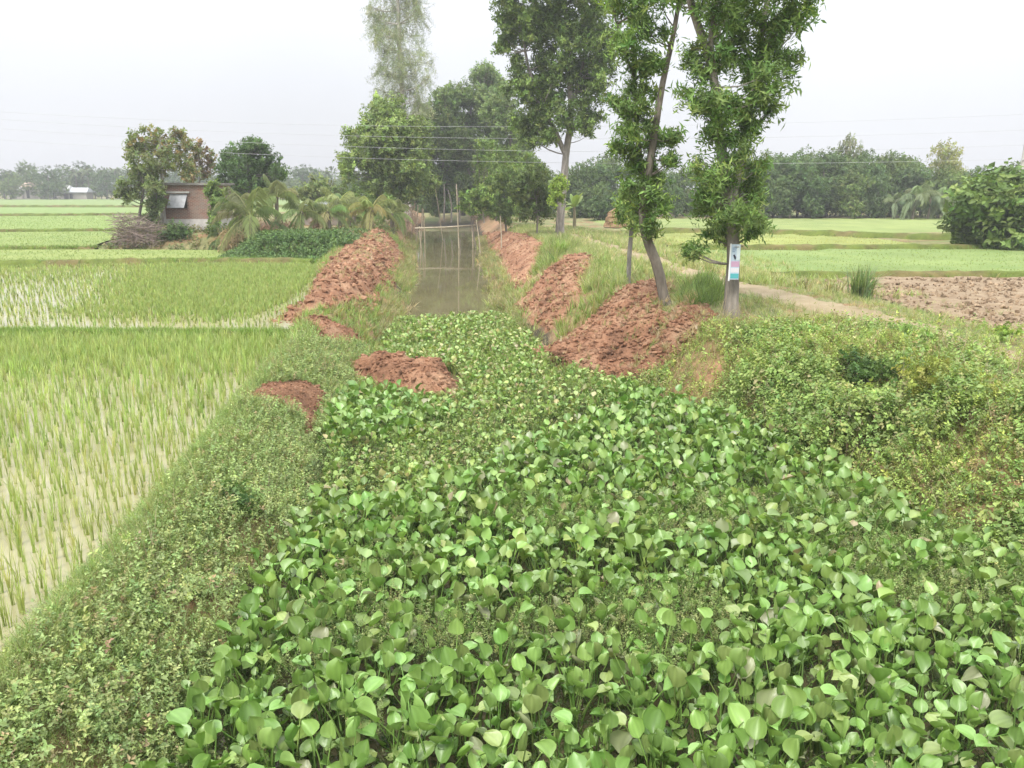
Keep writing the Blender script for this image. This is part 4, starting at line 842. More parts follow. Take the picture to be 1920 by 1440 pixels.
for px, top, D in ((1445, 292, 97), (1505, 286, 99), (1560, 288, 98), (1625, 288, 99), (1680, 292, 98), (1720, 312, 95), (1770, 318, 90), (1432, 318, 90), (1458, 298, 93), (1490, 296, 91), (1520, 300, 95), (1548, 292, 92), (1612, 300, 94), (1640, 306, 92), (1668, 300, 96), (1700, 318, 93), (1470, 335, 88), (1535, 330, 88), (1600, 325, 88), (1650, 335, 89), (1575, 320, 97),
                   (1735, 322, 98), (1700, 300, 110), (1800, 330, 92), (1835, 318, 96), (1870, 322, 90), (1905, 312, 94), (1950, 310, 92),
                   (1085, 312, 96), (1115, 302, 100), (1145, 296, 104), (1180, 310, 98), (1215, 320, 100), (1250, 322, 97), (1285, 318, 99), (1320, 325, 96), (1360, 322, 97), (1395, 328, 95), (1020, 318, 104), (985, 322, 108), (1130, 345, 90), (1270, 350, 92)):
    spots.append((px, top, D))
def place(protos_, spots_, zb=0.2, h0=8.0, wide=1.0):
    used = [False] * len(protos_)
    for n_, (px, top, D) in enumerate(spots_):
        i = n_ % len(protos_); pt = P(px, top, D); h = pt[2] - zb; s = h / h0 / .98; sw = s * rng.uniform(.85, 1.2) * wide
        if not used[i]:
            o = protos_[i]; used[i] = True; o.location = (pt[0], D, zb); o.scale = (sw, sw, s); o.rotation_euler = (0, 0, rng.random() * 6)
        else: copy_tree(protos_[i], (pt[0], D, zb), rng.random() * 6.28, (sw, sw, s))
place(protos, spots)
p = wood_tree('greyish domed tree standing highest above the right wood', [(0.19, 0.21, 0.12), (0.16, 0.185, 0.10)], 60); place([p], [(1588, 262, 98)], h0=8, wide=.62)
p = wood_tree('yellowish green domed tree behind the right wood, left of the big bush', [(0.24, 0.26, 0.085), (0.27, 0.28, 0.10)], 61); place([p], [(1782, 274, 104)], wide=.7)
p = wood_tree('rounded dark bush with leaves to the ground at the right edge of the fields', [(0.095, 0.15, 0.04), (0.12, 0.185, 0.05), (.16, .22, .06)], 62, 4.0, 2.6, dens=110, name='bush'); p['category'] = 'bush'
for ch in p.children: pass
p.location = (*P(1880, 470, 45.5)[:2], 0.15); p.scale = (1.15, 1.0, .95)
p = wood_tree('lower leafy shrub leaning out on the left of the dark right bush', [(0.13, 0.19, 0.05), (0.16, 0.22, 0.06)], 63, 4.0, 2.6, dens=110, name='bush'); p['category'] = 'bush'; p.location = (*P(1832, 470, 46.5)[:2], 0.15); p.scale = (.55, .5, .55)
cb = [wood_tree('dark bush filling the bank at the far end of the canal', WC[i], 90 + i, 4.0, 2.6, 'bushes at the far end of the canal', dens=40, name='bush') for i in range(2)]
for o in cb: o['category'] = 'bush'
place(cb, [(795, 352, 112), (822, 345, 114), (850, 340, 110), (880, 345, 112), (908, 350, 108), (940, 352, 104), (970, 356, 98), (1010, 365, 96), (805, 372, 106), (835, 380, 103), (865, 375, 108), (895, 372, 104), (925, 378, 100), (955, 375, 96), (985, 382, 92), (725, 385, 90), (690, 378, 96), (755, 378, 104), (1100, 362, 92), (1125, 372, 84)], .2, 4.0, 1.0)
# far left wood
FW = 'trees of the distant hazy wood on the left'; FL = 'distant hazy tree in the wood along the far side of the left fields'
fp = [wood_tree(FL, WC[i], 70 + i, group=FW, dens=14) for i in range(3)]
fs = []
for i in range(84):
    px = -420 + i * 13.5 + rng.uniform(-7, 7); fs.append((px, rng.uniform(312, 338), rng.uniform(236, 270)))
fs += [(45, 306, 262), (150, 308, 262), (115, 312, 270), (560, 318, 260), (600, 322, 265), (20, 330, 252)]
place(fp, fs, 0.0, 8.0, 1.25)
fl2 = [wood_tree('bluish distant tree in the wood closing the view behind the canal', WC[i], 80 + i, group='trees closing the view behind the canal', dens=14) for i in range(2)]
place(fl2, [(640 + i * 24 + rng.uniform(-8, 8), rng.uniform(325, 345), rng.uniform(150, 190)) for i in range(20)], 0.2, 8.0, 1.3)

# ------------------------------------------------------------------ palms
def frond(length, rise, droop, nl=26, lw=0.035, ll=0.45, r=rng):
    """arching rachis along +Y with hanging leaflets"""
    ps = []; n = 9; t = np.linspace(0, 1, n); ry_ = length * (t - .18 * t ** 3) * math.cos(rise); rz_ = length * (math.sin(rise) * t - droop * t ** 2.2)
    pts = np.stack([0 * t, ry_, rz_], 1); v, f = tube(pts, np.interp(t, [0, 1], [.028, .006]), 4); ps.append((v, f, np.tile([1.15, 1.1, .8], (len(v), 1))))
    for i in range(nl):
        u = .15 + .85 * (i + .5) / nl; p = np.array([np.interp(u, t, pts[:, k]) for k in range(3)]); L_ = ll * (1 - .55 * abs(u - .45) * 1.6) * r.uniform(.8, 1.15)
        tang = np.array([0, math.cos(rise) * .6, (math.sin(rise) - droop * 2 * u) * .6])
        for sgn in (-1, 1):
            d = np.array([sgn * .75, 0, -.35 - .5 * r.random()]) + tang; d /= np.linalg.norm(d); mid_ = p + d * L_ * .5; tip = p + d * L_ * .9 + [0, 0, -.28 * L_]
            wv = np.cross(d, [0, 0, 1.]); wv /= np.linalg.norm(wv) + 1e-9; wv = wv * lw * .5 + np.array([0, 0, lw * .2])
            ps.append((np.array([p, mid_ + wv, tip, mid_ - wv]), [np.array([[0, 1, 2], [0, 2, 3]])], np.tile([[1 + .1 * r.standard_normal()] * 3], (4, 1))))
    return cat(ps)
def palm_proto(label, h, length, nf, cols, group=None, lean=0.1, name='coconut_palm', lw=.045, rises=(-.1, 1.1)):
    root = thing(name, label, 'palm', (0, 0, 0), group)
    q, u = smooth_path([[0, 0, -.2], [lean * .4, 0, h * .5], [lean, 0, h]], 6); v, f = tube(q, np.interp(u, [0, 1], [.16, .10]), 8); part('trunk', v, f, root, np.tile([.26, .22, .17], (len(v), 1)), M_BARK, True)
    for i in range(nf):
        k = i / nf; v, f, c_ = frond(length * rng.uniform(.8, 1.1), rises[0] + (rises[1] - rises[0]) * k + rng.normal(0, .08), .38 + .35 * (1 - k), lw=lw, ll=length * .27)
        o = link('frond', mesh_of('frond', v, f, c_ * pal(1, cols, jit=.1), M_LEAF), root); o.location = (lean, 0, h - .05); o.rotation_euler = (0, 0, i * 2.4 + rng.normal(0, .2))
    return root
PC = [(0.20, 0.25, 0.105), (0.25, 0.285, 0.14), (0.16, 0.215, 0.08)]
def put_palm(root, px, py, D, sc=1.0, rz=0.0): x = P(px, py, D)[0]; root.location = (x, D, float(gz(x, D)) - .05); root.scale = (sc, sc, sc); root.rotation_euler = (0, 0, rz)
put_palm(palm_proto('coconut palm with long arching pale fronds in front of the brick house corner', 1.5, 3.1, 13, PC, rises=(-.1, 1.3)), 470, 440, 45.5)
put_palm(palm_proto('bushy young palm with upright fronds near the tin-roofed shed', 1.5, 2.3, 12, PC), 566, 440, 46.5, 1, 1.0)
put_palm(palm_proto('short palm with a leaning stem right of the bushy young palm', 1.4, 2.1, 10, PC, lean=.3), 618, 436, 47, 1, 2.0)
put_palm(palm_proto('palm with wide pale fronds beside the bamboo fence', 1.7, 2.2, 11, [(0.26, 0.29, 0.11), (0.3, .3, .13)]), 696, 436, 49, 1, .4)
put_palm(palm_proto('small palm half hidden behind the shed roof', 1.6, 2.2, 9, PC), 655, 420, 56, 1, 3.0)
put_palm(palm_proto('low dark palm left of the coconut palm by the house wall', .6, 1.7, 9, [(0.13, 0.18, 0.07), (0.16, .21, .08)]), 425, 440, 47.5, 1, 2.2)
put_palm(palm_proto('drooping palm right next to the broad light tree', 1.4, 2.2, 10, PC), 735, 425, 54, 1, 1.2)
put_palm(palm_proto('tallest young palm in the middle of the palm row, fronds fanned upright', 2.2, 2.5, 12, PC, rises=(.1, 1.35)), 520, 430, 51, 1, .7)
put_palm(palm_proto('pale palm between the shed and the wide pale fronds', 1.9, 2.2, 11, [(0.25, 0.29, 0.12), (0.28, .31, .15)]), 640, 436, 50.5, 1, 2.7)
put_palm(palm_proto('leafy palm squeezed between the house wall and the coconut palm', 1.8, 2.2, 11, PC, rises=(.1, 1.3)), 448, 432, 50, 1, 4.1)
pr_ = palm_proto('grey-green palm at the foot of the right wood', 2.6, 3.4, 11, [(0.17, 0.23, 0.12), (0.20, .25, .13)], 'palms in front of the right wood', lw=.12); put_palm(pr_, 1712, 400, 86, 1.0)
for px, s, rz in ((1745, .95, 1.0), (1778, .8, 2.3), (1690, .75, 4.0)):
    c_ = copy_tree(pr_, (P(px, 400, 86)[0], 86 + rz * .4, .15), rz, (s, s, s))
# far palms, silhouettes over the distant wood
fpp = palm_proto('distant palm rising above the hazy wood on the left', 8.0, 3.2, 9, [(0.13, 0.17, 0.08)], 'distant palms over the left wood', lw=.35); pt = P(162, 316, 255); fpp.location = (pt[0], 255, 0); fpp.scale = (1.05, 1.05, 1.05)
for px, s in ((184, .93), (203, .9), (214, 1.05), (140, 1.0), (608, .95), (74, .85)): copy_tree(fpp, (P(px, 316, 256)[0], 256, 0), rng.random() * 6, (s, s, s))
# banana plant by the path
root = thing('banana_plant', 'banana plant with broad upright pale leaves right of the forked trunk', 'banana plant', (*P(1076, 425, 60)[:2], .3))
v, f = tube([[0, 0, -.1], [.05, 0, .9], [0, 0, 1.9]], [.14, .12, .08], 8); part('stem', v, f, root, np.tile([.42, .36, .22], (len(v), 1)), M_BARK, True, off=np.zeros(3))
for i in range(7):
    L_ = rng.uniform(1.5, 2.1); rise = [1.35, 1.1, .9, .7, 1.2, .2, .5][i]; t = np.linspace(0, 1, 8); cy_ = L_ * t * math.cos(rise); cz = L_ * (math.sin(rise) * t - .35 * t ** 2.5); wv = .26 * np.sin(np.clip(t * 1.02, 0, 1) * 3.0) ** .6 + .01
    V = np.stack([np.stack([-wv, cy_, cz - wv * .3], 1), np.stack([0 * t, cy_, cz], 1), np.stack([wv, cy_, cz - wv * .3], 1)], 1).reshape(-1, 3)
    Q = np.array([[3 * a_ + b_, 3 * a_ + b_ + 1, 3 * a_ + b_ + 4, 3 * a_ + b_ + 3] for a_ in range(7) for b_ in range(2)])
    o = link('leaf', mesh_of('leaf', V, Q, np.tile(pal(1, [(0.22, 0.30, 0.09), (0.26, .33, .11)], jit=.1), (len(V), 1)), M_LEAF), root); o.location = (0, 0, 1.85); o.rotation_euler = (0, 0, i * 2.4 + .9)

# ------------------------------------------------------------------ house, shed, far houses
def box(c0, s, rz=0.0):
    x, y, z = np.array(s) / 2; V = np.array([[-x, -y, -z], [x, -y, -z], [x, y, -z], [-x, y, -z], [-x, -y, z], [x, -y, z], [x, y, z], [-x, y, z]])
    ca, sa = math.cos(rz), math.sin(rz); V = V @ np.array([[ca, -sa, 0], [sa, ca, 0], [0, 0, 1]]).T
    return V + np.array(c0), [np.array([[0, 3, 2, 1], [4, 5, 6, 7], [0, 1, 5, 4], [1, 2, 6, 5], [2, 3, 7, 6], [3, 0, 4, 7]])]
def brick_mat():
    m, N, K = mat_new('brick_wall'); o = N.new('ShaderNodeOutputMaterial'); p = N.new('ShaderNodeBsdfPrincipled'); p.inputs['Roughness'].default_value = .9
    g = N.new('ShaderNodeTexCoord'); mp = N.new('ShaderNodeMapping'); mp.inputs['Rotation'].default_value = (math.radians(90), 0, 0)
    br = N.new('ShaderNodeTexBrick'); br.inputs['Scale'].default_value = 1.0; br.inputs['Brick Width'].default_value = .25; br.inputs['Row Height'].default_value = .085; br.inputs['Mortar Size'].default_value = .01
    br.inputs['Color1'].default_value = (.27, .125, .08, 1); br.inputs['Color2'].default_value = (.18, .095, .065, 1); br.inputs['Mortar'].default_value = (.36, .32, .27, 1)
    n1 = N.new('ShaderNodeTexNoise'); n1.inputs['Scale'].default_value = 1.3; n1.inputs['Detail'].default_value = 6
    mx = N.new('ShaderNodeMix'); mx.data_type = 'RGBA'; mx.inputs[7].default_value = (.26, .22, .18, 1); r = N.new('ShaderNodeMapRange'); r.inputs[1].default_value = .45; r.inputs[2].default_value = .75; r.inputs[4].default_value = .8
    K(g.outputs['Object'], mp.inputs[0]); K(mp.outputs[0], br.inputs['Vector']); K(g.outputs['Object'], n1.inputs['Vector']); K(n1.outputs['Fac'], r.inputs[0]); K(r.outputs[0], mx.inputs[0]); K(br.outputs['Color'], mx.inputs[6]); K(mx.outputs[2], p.inputs['Base Color']); K(p.outputs[0], o.inputs[0]); return m
M_BRICK = brick_mat(); M_PLASTER = solid_mat('grey_plaster', (.40, .39, .37), (.62, .60, .56), 2, .9, .2); M_CONC = solid_mat('concrete', (.42, .40, .37), (.58, .56, .52), 3, .9, .2)
M_TIN = solid_mat('tin_sheet', (.30, .31, .32), (.5, .51, .52), 3, .45, .1, spec=.6); M_DARK = plain_mat('dark_opening', (.03, .03, .03), .9); M_WOODF = plain_mat('weathered_wood', (.20, .16, .12), .85)
D = 53.0; x0 = P(312, 400, D)[0]; x1 = P(412, 400, D)[0]; zt = P(400, 347, D)[2]; zb = .95
house = thing('brick_house', 'small bare brick house with a propped-open window sheet among trees', 'house', ((x0 + x1) / 2, D + 1.8, zb)); hw = x1 - x0; dp = 2.4; zs = zb + .62
wx0, wx1 = P(322, 375, D)[0], P(352, 375, D)[0]; wz0, wz1 = P(330, 392, D)[2], P(330, 364, D)[2]; T_ = .22
def hp(name, c0, s, mat, **k):
    v, f = box(c0, s); return part(name, v, f, house, None, mat, **k)
pieces = [box([(x0 + wx0) / 2, D, (zs + zt) / 2], [wx0 - x0, T_, zt - zs]), box([(wx1 + x1) / 2, D, (zs + zt) / 2], [x1 - wx1, T_, zt - zs]), box([(wx0 + wx1) / 2, D, (zs + wz0) / 2], [wx1 - wx0, T_, wz0 - zs]), box([(wx0 + wx1) / 2, D, (wz1 + zt) / 2], [wx1 - wx0, T_, zt - wz1])]
pieces += [box([x0 + T_ / 2, D + dp / 2, (zs + zt) / 2], [T_, dp - T_ - .01, zt - zs]), box([x1 - T_ / 2, D + dp / 2, (zs + zt) / 2], [T_, dp - T_ - .01, zt - zs]), box([(x0 + x1) / 2, D + dp, (zs + zt) / 2], [hw, T_, zt - zs])]
v, f, _ = cat([(v, f, None) for v, f in pieces]); part('wall', v, f, house, None, M_BRICK)
hp('plinth', [(x0 + x1) / 2, D + dp / 2, (zb - .5 + zs) / 2], [hw + .1, dp + T_ + .1, zs - zb + .5], M_PLASTER)
hp('corner_pillar', [x0 - .13, D - .02, (zb - .3 + zt) / 2], [.26, .3, zt - zb + .3], M_CONC)
v, f = box([(x0 + x1) / 2 - .03, D + dp / 2, zt + .07], [hw + .5, dp + .6, .14]); part('roof', v, f, house, None, M_DARK if False else solid_mat('roof_slab', (.16, .15, .13), (.3, .28, .25), 2, .9))
hp('lintel', [(wx0 + wx1) / 2, D - .12, wz1 + .12], [wx1 - wx0 + .5, .3, .12], M_CONC)
win = hp('window', [(wx0 + wx1) / 2, D + .03, (wz0 + wz1) / 2], [wx1 - wx0 - .01, .04, wz1 - wz0 - .01], M_DARK)
fr = [box([wx0 + .04, D - .03, (wz0 + wz1) / 2], [.07, .07, wz1 - wz0 - .02]), box([wx1 - .04, D - .03, (wz0 + wz1) / 2], [.07, .07, wz1 - wz0 - .02]), box([(wx0 + wx1) / 2, D - .03, wz0 + .04], [wx1 - wx0 - .17, .07, .07])]
v, f, _ = cat([(v, f, None) for v, f in fr]); o = link('frame', mesh_of('frame', v - np.array(house.location), f, None, M_WOODF), win)
V = np.array([[wx0 - .02, D - .14, wz1 - .02], [wx1 + .05, D - .14, wz1 - .02], [wx1 - .05, D - .62, wz0 + .1], [wx0 - .12, D - .62, wz0 + .1]]); V = np.concatenate([V, V + [0, .03, .03]])
o = link('shutter', mesh_of('shutter', V - np.array(house.location), [np.array([[0, 1, 2, 3], [7, 6, 5, 4], [0, 4, 5, 1], [1, 5, 6, 2], [2, 6, 7, 3], [3, 7, 4, 0]])], None, M_TIN), win)
# tin-roofed shed
D = 60.0; xa, xb = P(568, 400, D)[0], P(652, 400, D)[0]; zt = P(600, 380, D)[2]
shed = thing('shed', 'low grey shed with a shallow tin roof behind the young palms', 'shed', ((xa + xb) / 2, D + 1.5, .95))
v, f = box([(xa + xb) / 2, D + 1.5, (.7 + zt - .15) / 2], [xb - xa, 3, zt - .15 - .7]); part('wall', v, f, shed, None, solid_mat('mud_wall', (.22, .19, .16), (.36, .31, .26), 2, .95))
nx = 60; tx = np.linspace(xa - .3, xb + .3, nx); zz = .03 * np.cos(np.arange(nx) * math.pi)
V = np.concatenate([np.stack([tx, np.full(nx, D - .4), zt - .18 + zz], 1), np.stack([tx, np.full(nx, D + 3.4), zt + .12 + zz], 1)]); Q = np.array([[i, i + 1, nx + i + 1, nx + i] for i in range(nx - 1)]); part('roof', V, Q, shed, None, M_TIN)
v, f = box([P(600, 400, D)[0], D - .012, 1.5], [.8, .03, 1.2]); part('door', v, f, shed, None, M_WOODF)
# far houses in the left wood
for px, py, wd, hh, rc, lab in ((28, 356, 6, 2.6, (.5, .48, .46), 'pale tin-roofed house leftmost under the distant trees'), (56, 350, 6, 3.2, (.5, .36, .26), 'distant house with a bright orange-edged roof among the trees'), (108, 356, 7, 2.6, (.48, .48, .47), 'wide pale house under the distant trees, right of the orange roof'), (140, 360, 8, 1.9, (.42, .44, .45), 'long low distant house at the edge of the green field')):
    D = 246.0; x = P(px, py, D)[0]; root = thing('far_house', lab, 'house', (x, D + 2, 0))
    zt = P(px, py, D)[2]; v, f = box([x, D + 2, zt / 2 - .3], [wd * .85, 4, zt + .4]); part('wall', v, f, root, None, plain_mat('far_wall', (.42, .38, .34), .9))
    V = np.array([[x - wd / 2, D - .6, zt - .1], [x + wd / 2, D - .6, zt - .1], [x + wd / 2 - .6, D + 2, zt + 1.3], [x - wd / 2 + .6, D + 2, zt + 1.3], [x + wd / 2, D + 4.6, zt - .1], [x - wd / 2, D + 4.6, zt - .1]])
    part('roof', V, [np.array([[0, 1, 2, 3], [3, 2, 4, 5]]), np.array([[1, 4, 2], [0, 3, 5]])], root, None, plain_mat('far_roof', rc, .5))
    v, f = box([x - wd * .15, D - .02, zt * .45], [.9, .06, zt * .7]); part('door', v, f, root, None, M_DARK)

# ------------------------------------------------------------------ homestead clutter
# creeper mass at the foot of the mound
CR = [(0.085, 0.15, 0.045), (0.11, 0.19, 0.05), (0.07, 0.12, 0.04)]
cr_poly = [[-14.6, 39.6], [-9.3, 39.3], [-7.4, 46], [-8.0, 49.5], [-10, 47], [-15.5, 45.5]]
x, y = sample((-16, -7), (39, 50), 16000, lambda x, y: inpoly(x, y, cr_poly))
hump = .28 * fbm(x * .6, y * .6, 99, 3) * rng.random(len(x)) ** .5
scatter_plants('creeper', x, y, [spray(10, .40, .14, .36, .2) for _ in range(5)], CR + [(.15, .22, .07)], [.35, .3, .2, .15], (.5, .95), .6, hump=hump)
x, y = sample((-26, -8), (44, 60), 9000, lambda x, y: (polydist(x, y, MOUND) > -.2) & (polydist(x, y, MOUND) < 3.5) & (fbm(x * .5, y * .5, 7) > .45))
scatter_plants('undergrowth', x, y, [spray(10, .45, .14, .3, .2) for _ in range(4)], [(.13, .18, .06), (.2, .19, .09), (.25, .18, .10)], [.5, .3, .2], (.6, 1.3), .5)
for px, py, rp, lab in ((322, 420, 15, 'dark green ivy-covered bush below the house corner'), (345, 440, 12, 'dark bush right of the ivy-covered bush at the foot of the house'), (405, 428, 14, 'green bush under the house wall left of the dry stalks')):
    D = 48.5; c0 = P(px, py, D); zg = float(gz(c0[0], D)); r_ = rp * D / F; root = thing('bush', lab, 'bush', (c0[0], D, zg - .1))
    v, f, c_ = crown_arrays([(np.array([c0[0] + dx * r_, D, zg + dz * r_]), (r_ * .8, r_ * .8, r_ * .8)) for dx, dz in ((-.8, .6), (.6, .7), (0, 1.4), (0, .5))], 200, 'mid', CR if rp > 14 or px == 345 else SG, sc=.6); part('foliage', v, f, root, c_, M_LEAF)
    v, f = tube([[c0[0], D, zg - .1], [c0[0], D, zg + r_]], [.05, .03], 6); part('stem', v, f, root, np.tile([.2, .17, .13], (len(v), 1)), M_BARK)
# pile of dead branches
D = 48.2; root = thing('brush_pile', 'grey pile of dry cut branches at the left end of the homestead mound', 'brush pile', (*P(248, 440, D)[:2], .6)); ps = []
for i in range(420):
    px = rng.uniform(214, 300); py = rng.uniform(402 + max(0, px - 255) * .5, 462); a0 = P(px, py, D + rng.uniform(-.4, 1.2)); d = rng.normal(0, 1, 3) * [1, .6, .35]; d *= rng.uniform(.3, .8) / np.linalg.norm(d)
    ps.append((*tube([a0 - d, a0 + rng.normal(0, .05, 3), a0 + d], [.016, .014, .006], 3), None))
v, f, _ = cat(ps); o = part('branches', v, f, root, np.tile([.36, .28, .24], (len(v), 1)) * (1 + .25 * rng.standard_normal((len(v), 1))).clip(.4, 1.6), M_BARK); o['kind'] = 'stuff'
def stalks(label, pxs, pys, D, n, h, cols, name='dry_stalks'):
    root = thing(name, label, 'dry stalks', (P(np.mean(pxs), pys, D)[0], D, float(gz(P(np.mean(pxs), pys, D)[0], D)))); ps = []
    for i in range(n):
        x = P(rng.uniform(*pxs), pys, D)[0]; y = D + rng.uniform(-.5, .5); z = float(gz(x, y)) - .05; hh = h * rng.uniform(.6, 1.1); dx = rng.normal(0, .18); k = (x, y, z)
        ps.append((*tube([[x, y, z], [x + dx * .4, y, z + hh * .6], [x + dx * 1.3, y + .05, z + hh]], [.018, .014, .006], 3), None))
        lv, lf = leaf_diamond(.07, .02, .5); zt_ = z + hh * rng.uniform(.4, .95); az = rng.random() * 6.28; R = rotz(np.array([az]))[0] * .55; ps.append((lv @ R.T + [x + dx, y, zt_], [lf], None))
    v, f, _ = cat(ps); o = part('stalk', v, f, root, np.tile(np.array(cols), (len(v), 1)) * (1 + .2 * rng.standard_normal((len(v), 1))).clip(.5, 1.5), M_DRY); o['kind'] = 'stuff'
stalks('clump of dry yellow-brown stalks left of the coconut palm', (418, 452), 458, 45.2, 60, 1.6, (.40, .31, .19))
stalks('brownish dry palm litter hanging behind the coconut palm', (480, 545), 440, 47.5, 120, 1.0, (.34, .24, .17))
stalks('dry brown stalks between the two young palms', (588, 608), 436, 48, 50, 1.3, (.36, .26, .18))
# bamboo fence and canal poles
D = 62.0; root = thing('bamboo_fence', 'leaning bamboo fence with brushwood beside the left edge of the canal', 'fence', (*P(765, 425, D)[:2], .3))
for i in range(9):
    px = 728 + i * 8.5; b_ = P(px, 436, D + i * .15); b_[2] = float(gz(b_[0], b_[1])) - .15; t_ = P(px + rng.uniform(-5, 5), (392, 386, 382, 380, 384, 380, 384, 390, 392)[i], D + i * .15)
    v, f = tube([b_, (b_ + t_) / 2 + rng.normal(0, .03, 3), t_], [.06, .055, .045] if i > 5 else [.035, .03, .025], 6); part('post', v, f, root, None, M_BAMBOO, True)
ps = []
for i in range(220):
    a0 = P(rng.uniform(722, 782), rng.uniform(388, 436), D + rng.uniform(0, 1)); d = rng.normal(0, 1, 3) * [.6, .3, 1]; d *= rng.uniform(.3, .9) / np.linalg.norm(d); ps.append((*tube([a0 - d, a0, a0 + d], [.014, .012, .006], 3), None))
v, f, _ = cat(ps); part('brushwood', v, f, root, np.tile([.42, .31, .23], (len(v), 1)), M_BARK)['kind'] = 'stuff'
D = 58.0; root = thing('footbridge', 'single bamboo pole footbridge laid across the canal on thin uprights', 'footbridge', (P(835, 430, D)[0], D, -.7))
a0, b0 = P(778, 428, D), P(892, 422, D + 1)
v, f = tube([a0, (a0 + b0) / 2 + [0, 0, -.04], b0], [.05, .05, .05], 7); part('rail', v, f, root, None, M_BAMBOO, True)
for px, py in ((786, 424), (856, 345), (884, 408)):
    t_ = P(px, py, D + .15); b_ = t_.copy(); b_[2] = -.9; b_[0] += .1; v, f = tube([b_, (b_ + t_) / 2, t_], [.05, .045, .035], 6); part('post', v, f, root, None, M_BAMBOO, True)
for (p0, p1, D, lab) in (((829, 372), (812, 326), 66, 'bare leaning pale branch over the far canal'), ((940, 440), (938, 405), 50, 'slanting bare pole stuck in the right bank of the canal'), ((901, 452), (893, 412), 52, 'thin bare stick standing at the right water edge')):
    a0, b0 = P(*p0, D), P(*p1, D); a0[2] = min(a0[2], float(gz(a0[0], D))) - .1 if D != 66 else float(gz(a0[0], D)) - .1
    root = thing('bamboo_pole', lab, 'pole', a0); v, f = tube([a0, (a0 + b0) / 2 + [.04, 0, 0], b0], [.045, .04, .025], 6); part('pole', v, f, root, None, M_BAMBOO, True)
# straw stack
D = 70.0; root = thing('straw_stack', 'small brown straw stack in the shade behind the slim tree', 'straw stack', (*P(1158, 420, D)[:2], .3)); zg = .25
n, mm = 14, 18; V = []
for i in range(n):
    t = i / (n - 1); rr = 1.15 * math.sin(min(1, .35 + .65 * (1 - t)) * 1.45) * (1 if t < .75 else (1 - t) * 3.2 + .2)
    for k in range(mm): a_ = k * 6.2832 / mm; q = rr * (.85 + .3 * float(vn(k % mm * .8, i * .7, 3))); V.append([P(1158, 420, D)[0] + q * math.cos(a_), D + q * math.sin(a_), zg + 1.7 * t])
Q = np.array([[i * mm + k, i * mm + (k + 1) % mm, (i + 1) * mm + (k + 1) % mm, (i + 1) * mm + k] for i in range(n - 1) for k in range(mm)])
part('straw', V, Q, root, None, solid_mat('straw', (.20, .12, .06), (.38, .25, .14), 9, .95, .8, stretch=(1, 1, .2)))
v, f = tube([[P(1158, 420, D)[0], D, 0], [P(1158, 420, D)[0], D, 2.2]], [.05, .03], 6); part('centre_pole', v, f, root, None, M_BAMBOO)

# spiky grass clump on the right
def spiky(label, px, py, z, D_, n, h, cols):
    x, y = (at(px, py, z)[:2] if D_ is None else P(px, py, D_)[:2]); zg = float(gz(x, y)); root = thing('grass_clump', label, 'grass clump', (x, y, zg)); ps = []
    for i in range(n):
        az = rng.random() * 6.28; v, f = blade(h * rng.uniform(.55, 1.1), .02 * rng.uniform(.7, 1.3), h * rng.uniform(.1, .75), 4, az, (rng.normal(0, .14), rng.normal(0, .14))); ps.append((v + [x, y, zg - .03], f, np.tile(pal(1, cols), (len(v), 1))))
    v, f, c_ = cat(ps); part('blades', v, f, root, c_, M_GRASS); return root
spiky('tall spiky grass clump between the path and the ploughed field', 1615, 555, .35, None, 240, 1.15, [(0.12, 0.19, 0.07), (0.16, 0.23, 0.09), (.22, .27, .12)])
spiky('pale weedy tussock at the left foot of the spiky clump', 1560, 550, .4, None, 90, .55, [(0.30, 0.28, 0.16), (.22, .24, .10)])
spiky('dry weedy tussock on the verge right of the banner tree', 1505, 540, .4, None, 90, .5, [(0.30, 0.27, 0.16), (.2, .22, .09)])
spiky('bright grass tussock at the crest of the middle earth slide', 1050, 478, .7, None, 160, .8, [(0.19, 0.29, 0.06), (.24, .33, .08)])
# a few distinct shrubs on the right bank
for px, py, z, rr, kind, cols, lab in ((1600, 705, .5, .55, 'dark', [(0.06, 0.11, 0.03), (0.08, .14, .035)], 'small dark green shrub in the middle of the right bank tangle'),
                                 (1770, 745, .5, .75, 'dark', [(0.24, 0.28, 0.06), (0.28, .31, .075)], 'yellow-green mounded shrub on the right bank'),
                                 (1700, 655, .6, .45, 'dark', [(0.13, 0.21, 0.05), (0.16, .25, .06)], 'green shrub at the edge of the path on the right bank'),
                                 (1490, 790, .1, .4, 'dark', [(0.10, 0.17, 0.045), (0.13, .2, .05)], 'low shrub where the right bank meets the water hyacinths'),
                                 (1895, 640, .6, .3, 'dark', [(0.24, 0.34, 0.06), (0.2, .3, .06)], 'bright light green sapling by the path near the right edge'),
                                 (440, 905, .2, .32, 'dark', [(0.09, 0.16, 0.045), (0.11, .19, .05)], 'dark low shrub on the left dike beside the hyacinths')):
    x, y = at(px, py, z)[:2]; zg = float(gz(x, y)); root = thing('shrub', lab, 'shrub', (x, y, zg))
    cl = [(np.array([x + rng.normal(0, .45) * rr, y + rng.normal(0, .35) * rr, zg + rr * rng.uniform(.25, .8)]), (rr * .55, rr * .55, rr * .42)) for _ in range(5)]
    v, f, c_ = crown_arrays(cl, 420, kind, cols, sc=.5); part('foliage', v, f, root, c_, M_LEAF)
    v, f = tube([[x, y, zg - .05], [x + .02, y, zg + rr * .6]], [.02, .012], 5); part('stem', v, f, root, np.tile([.24, .2, .15], (len(v), 1)), M_BARK)

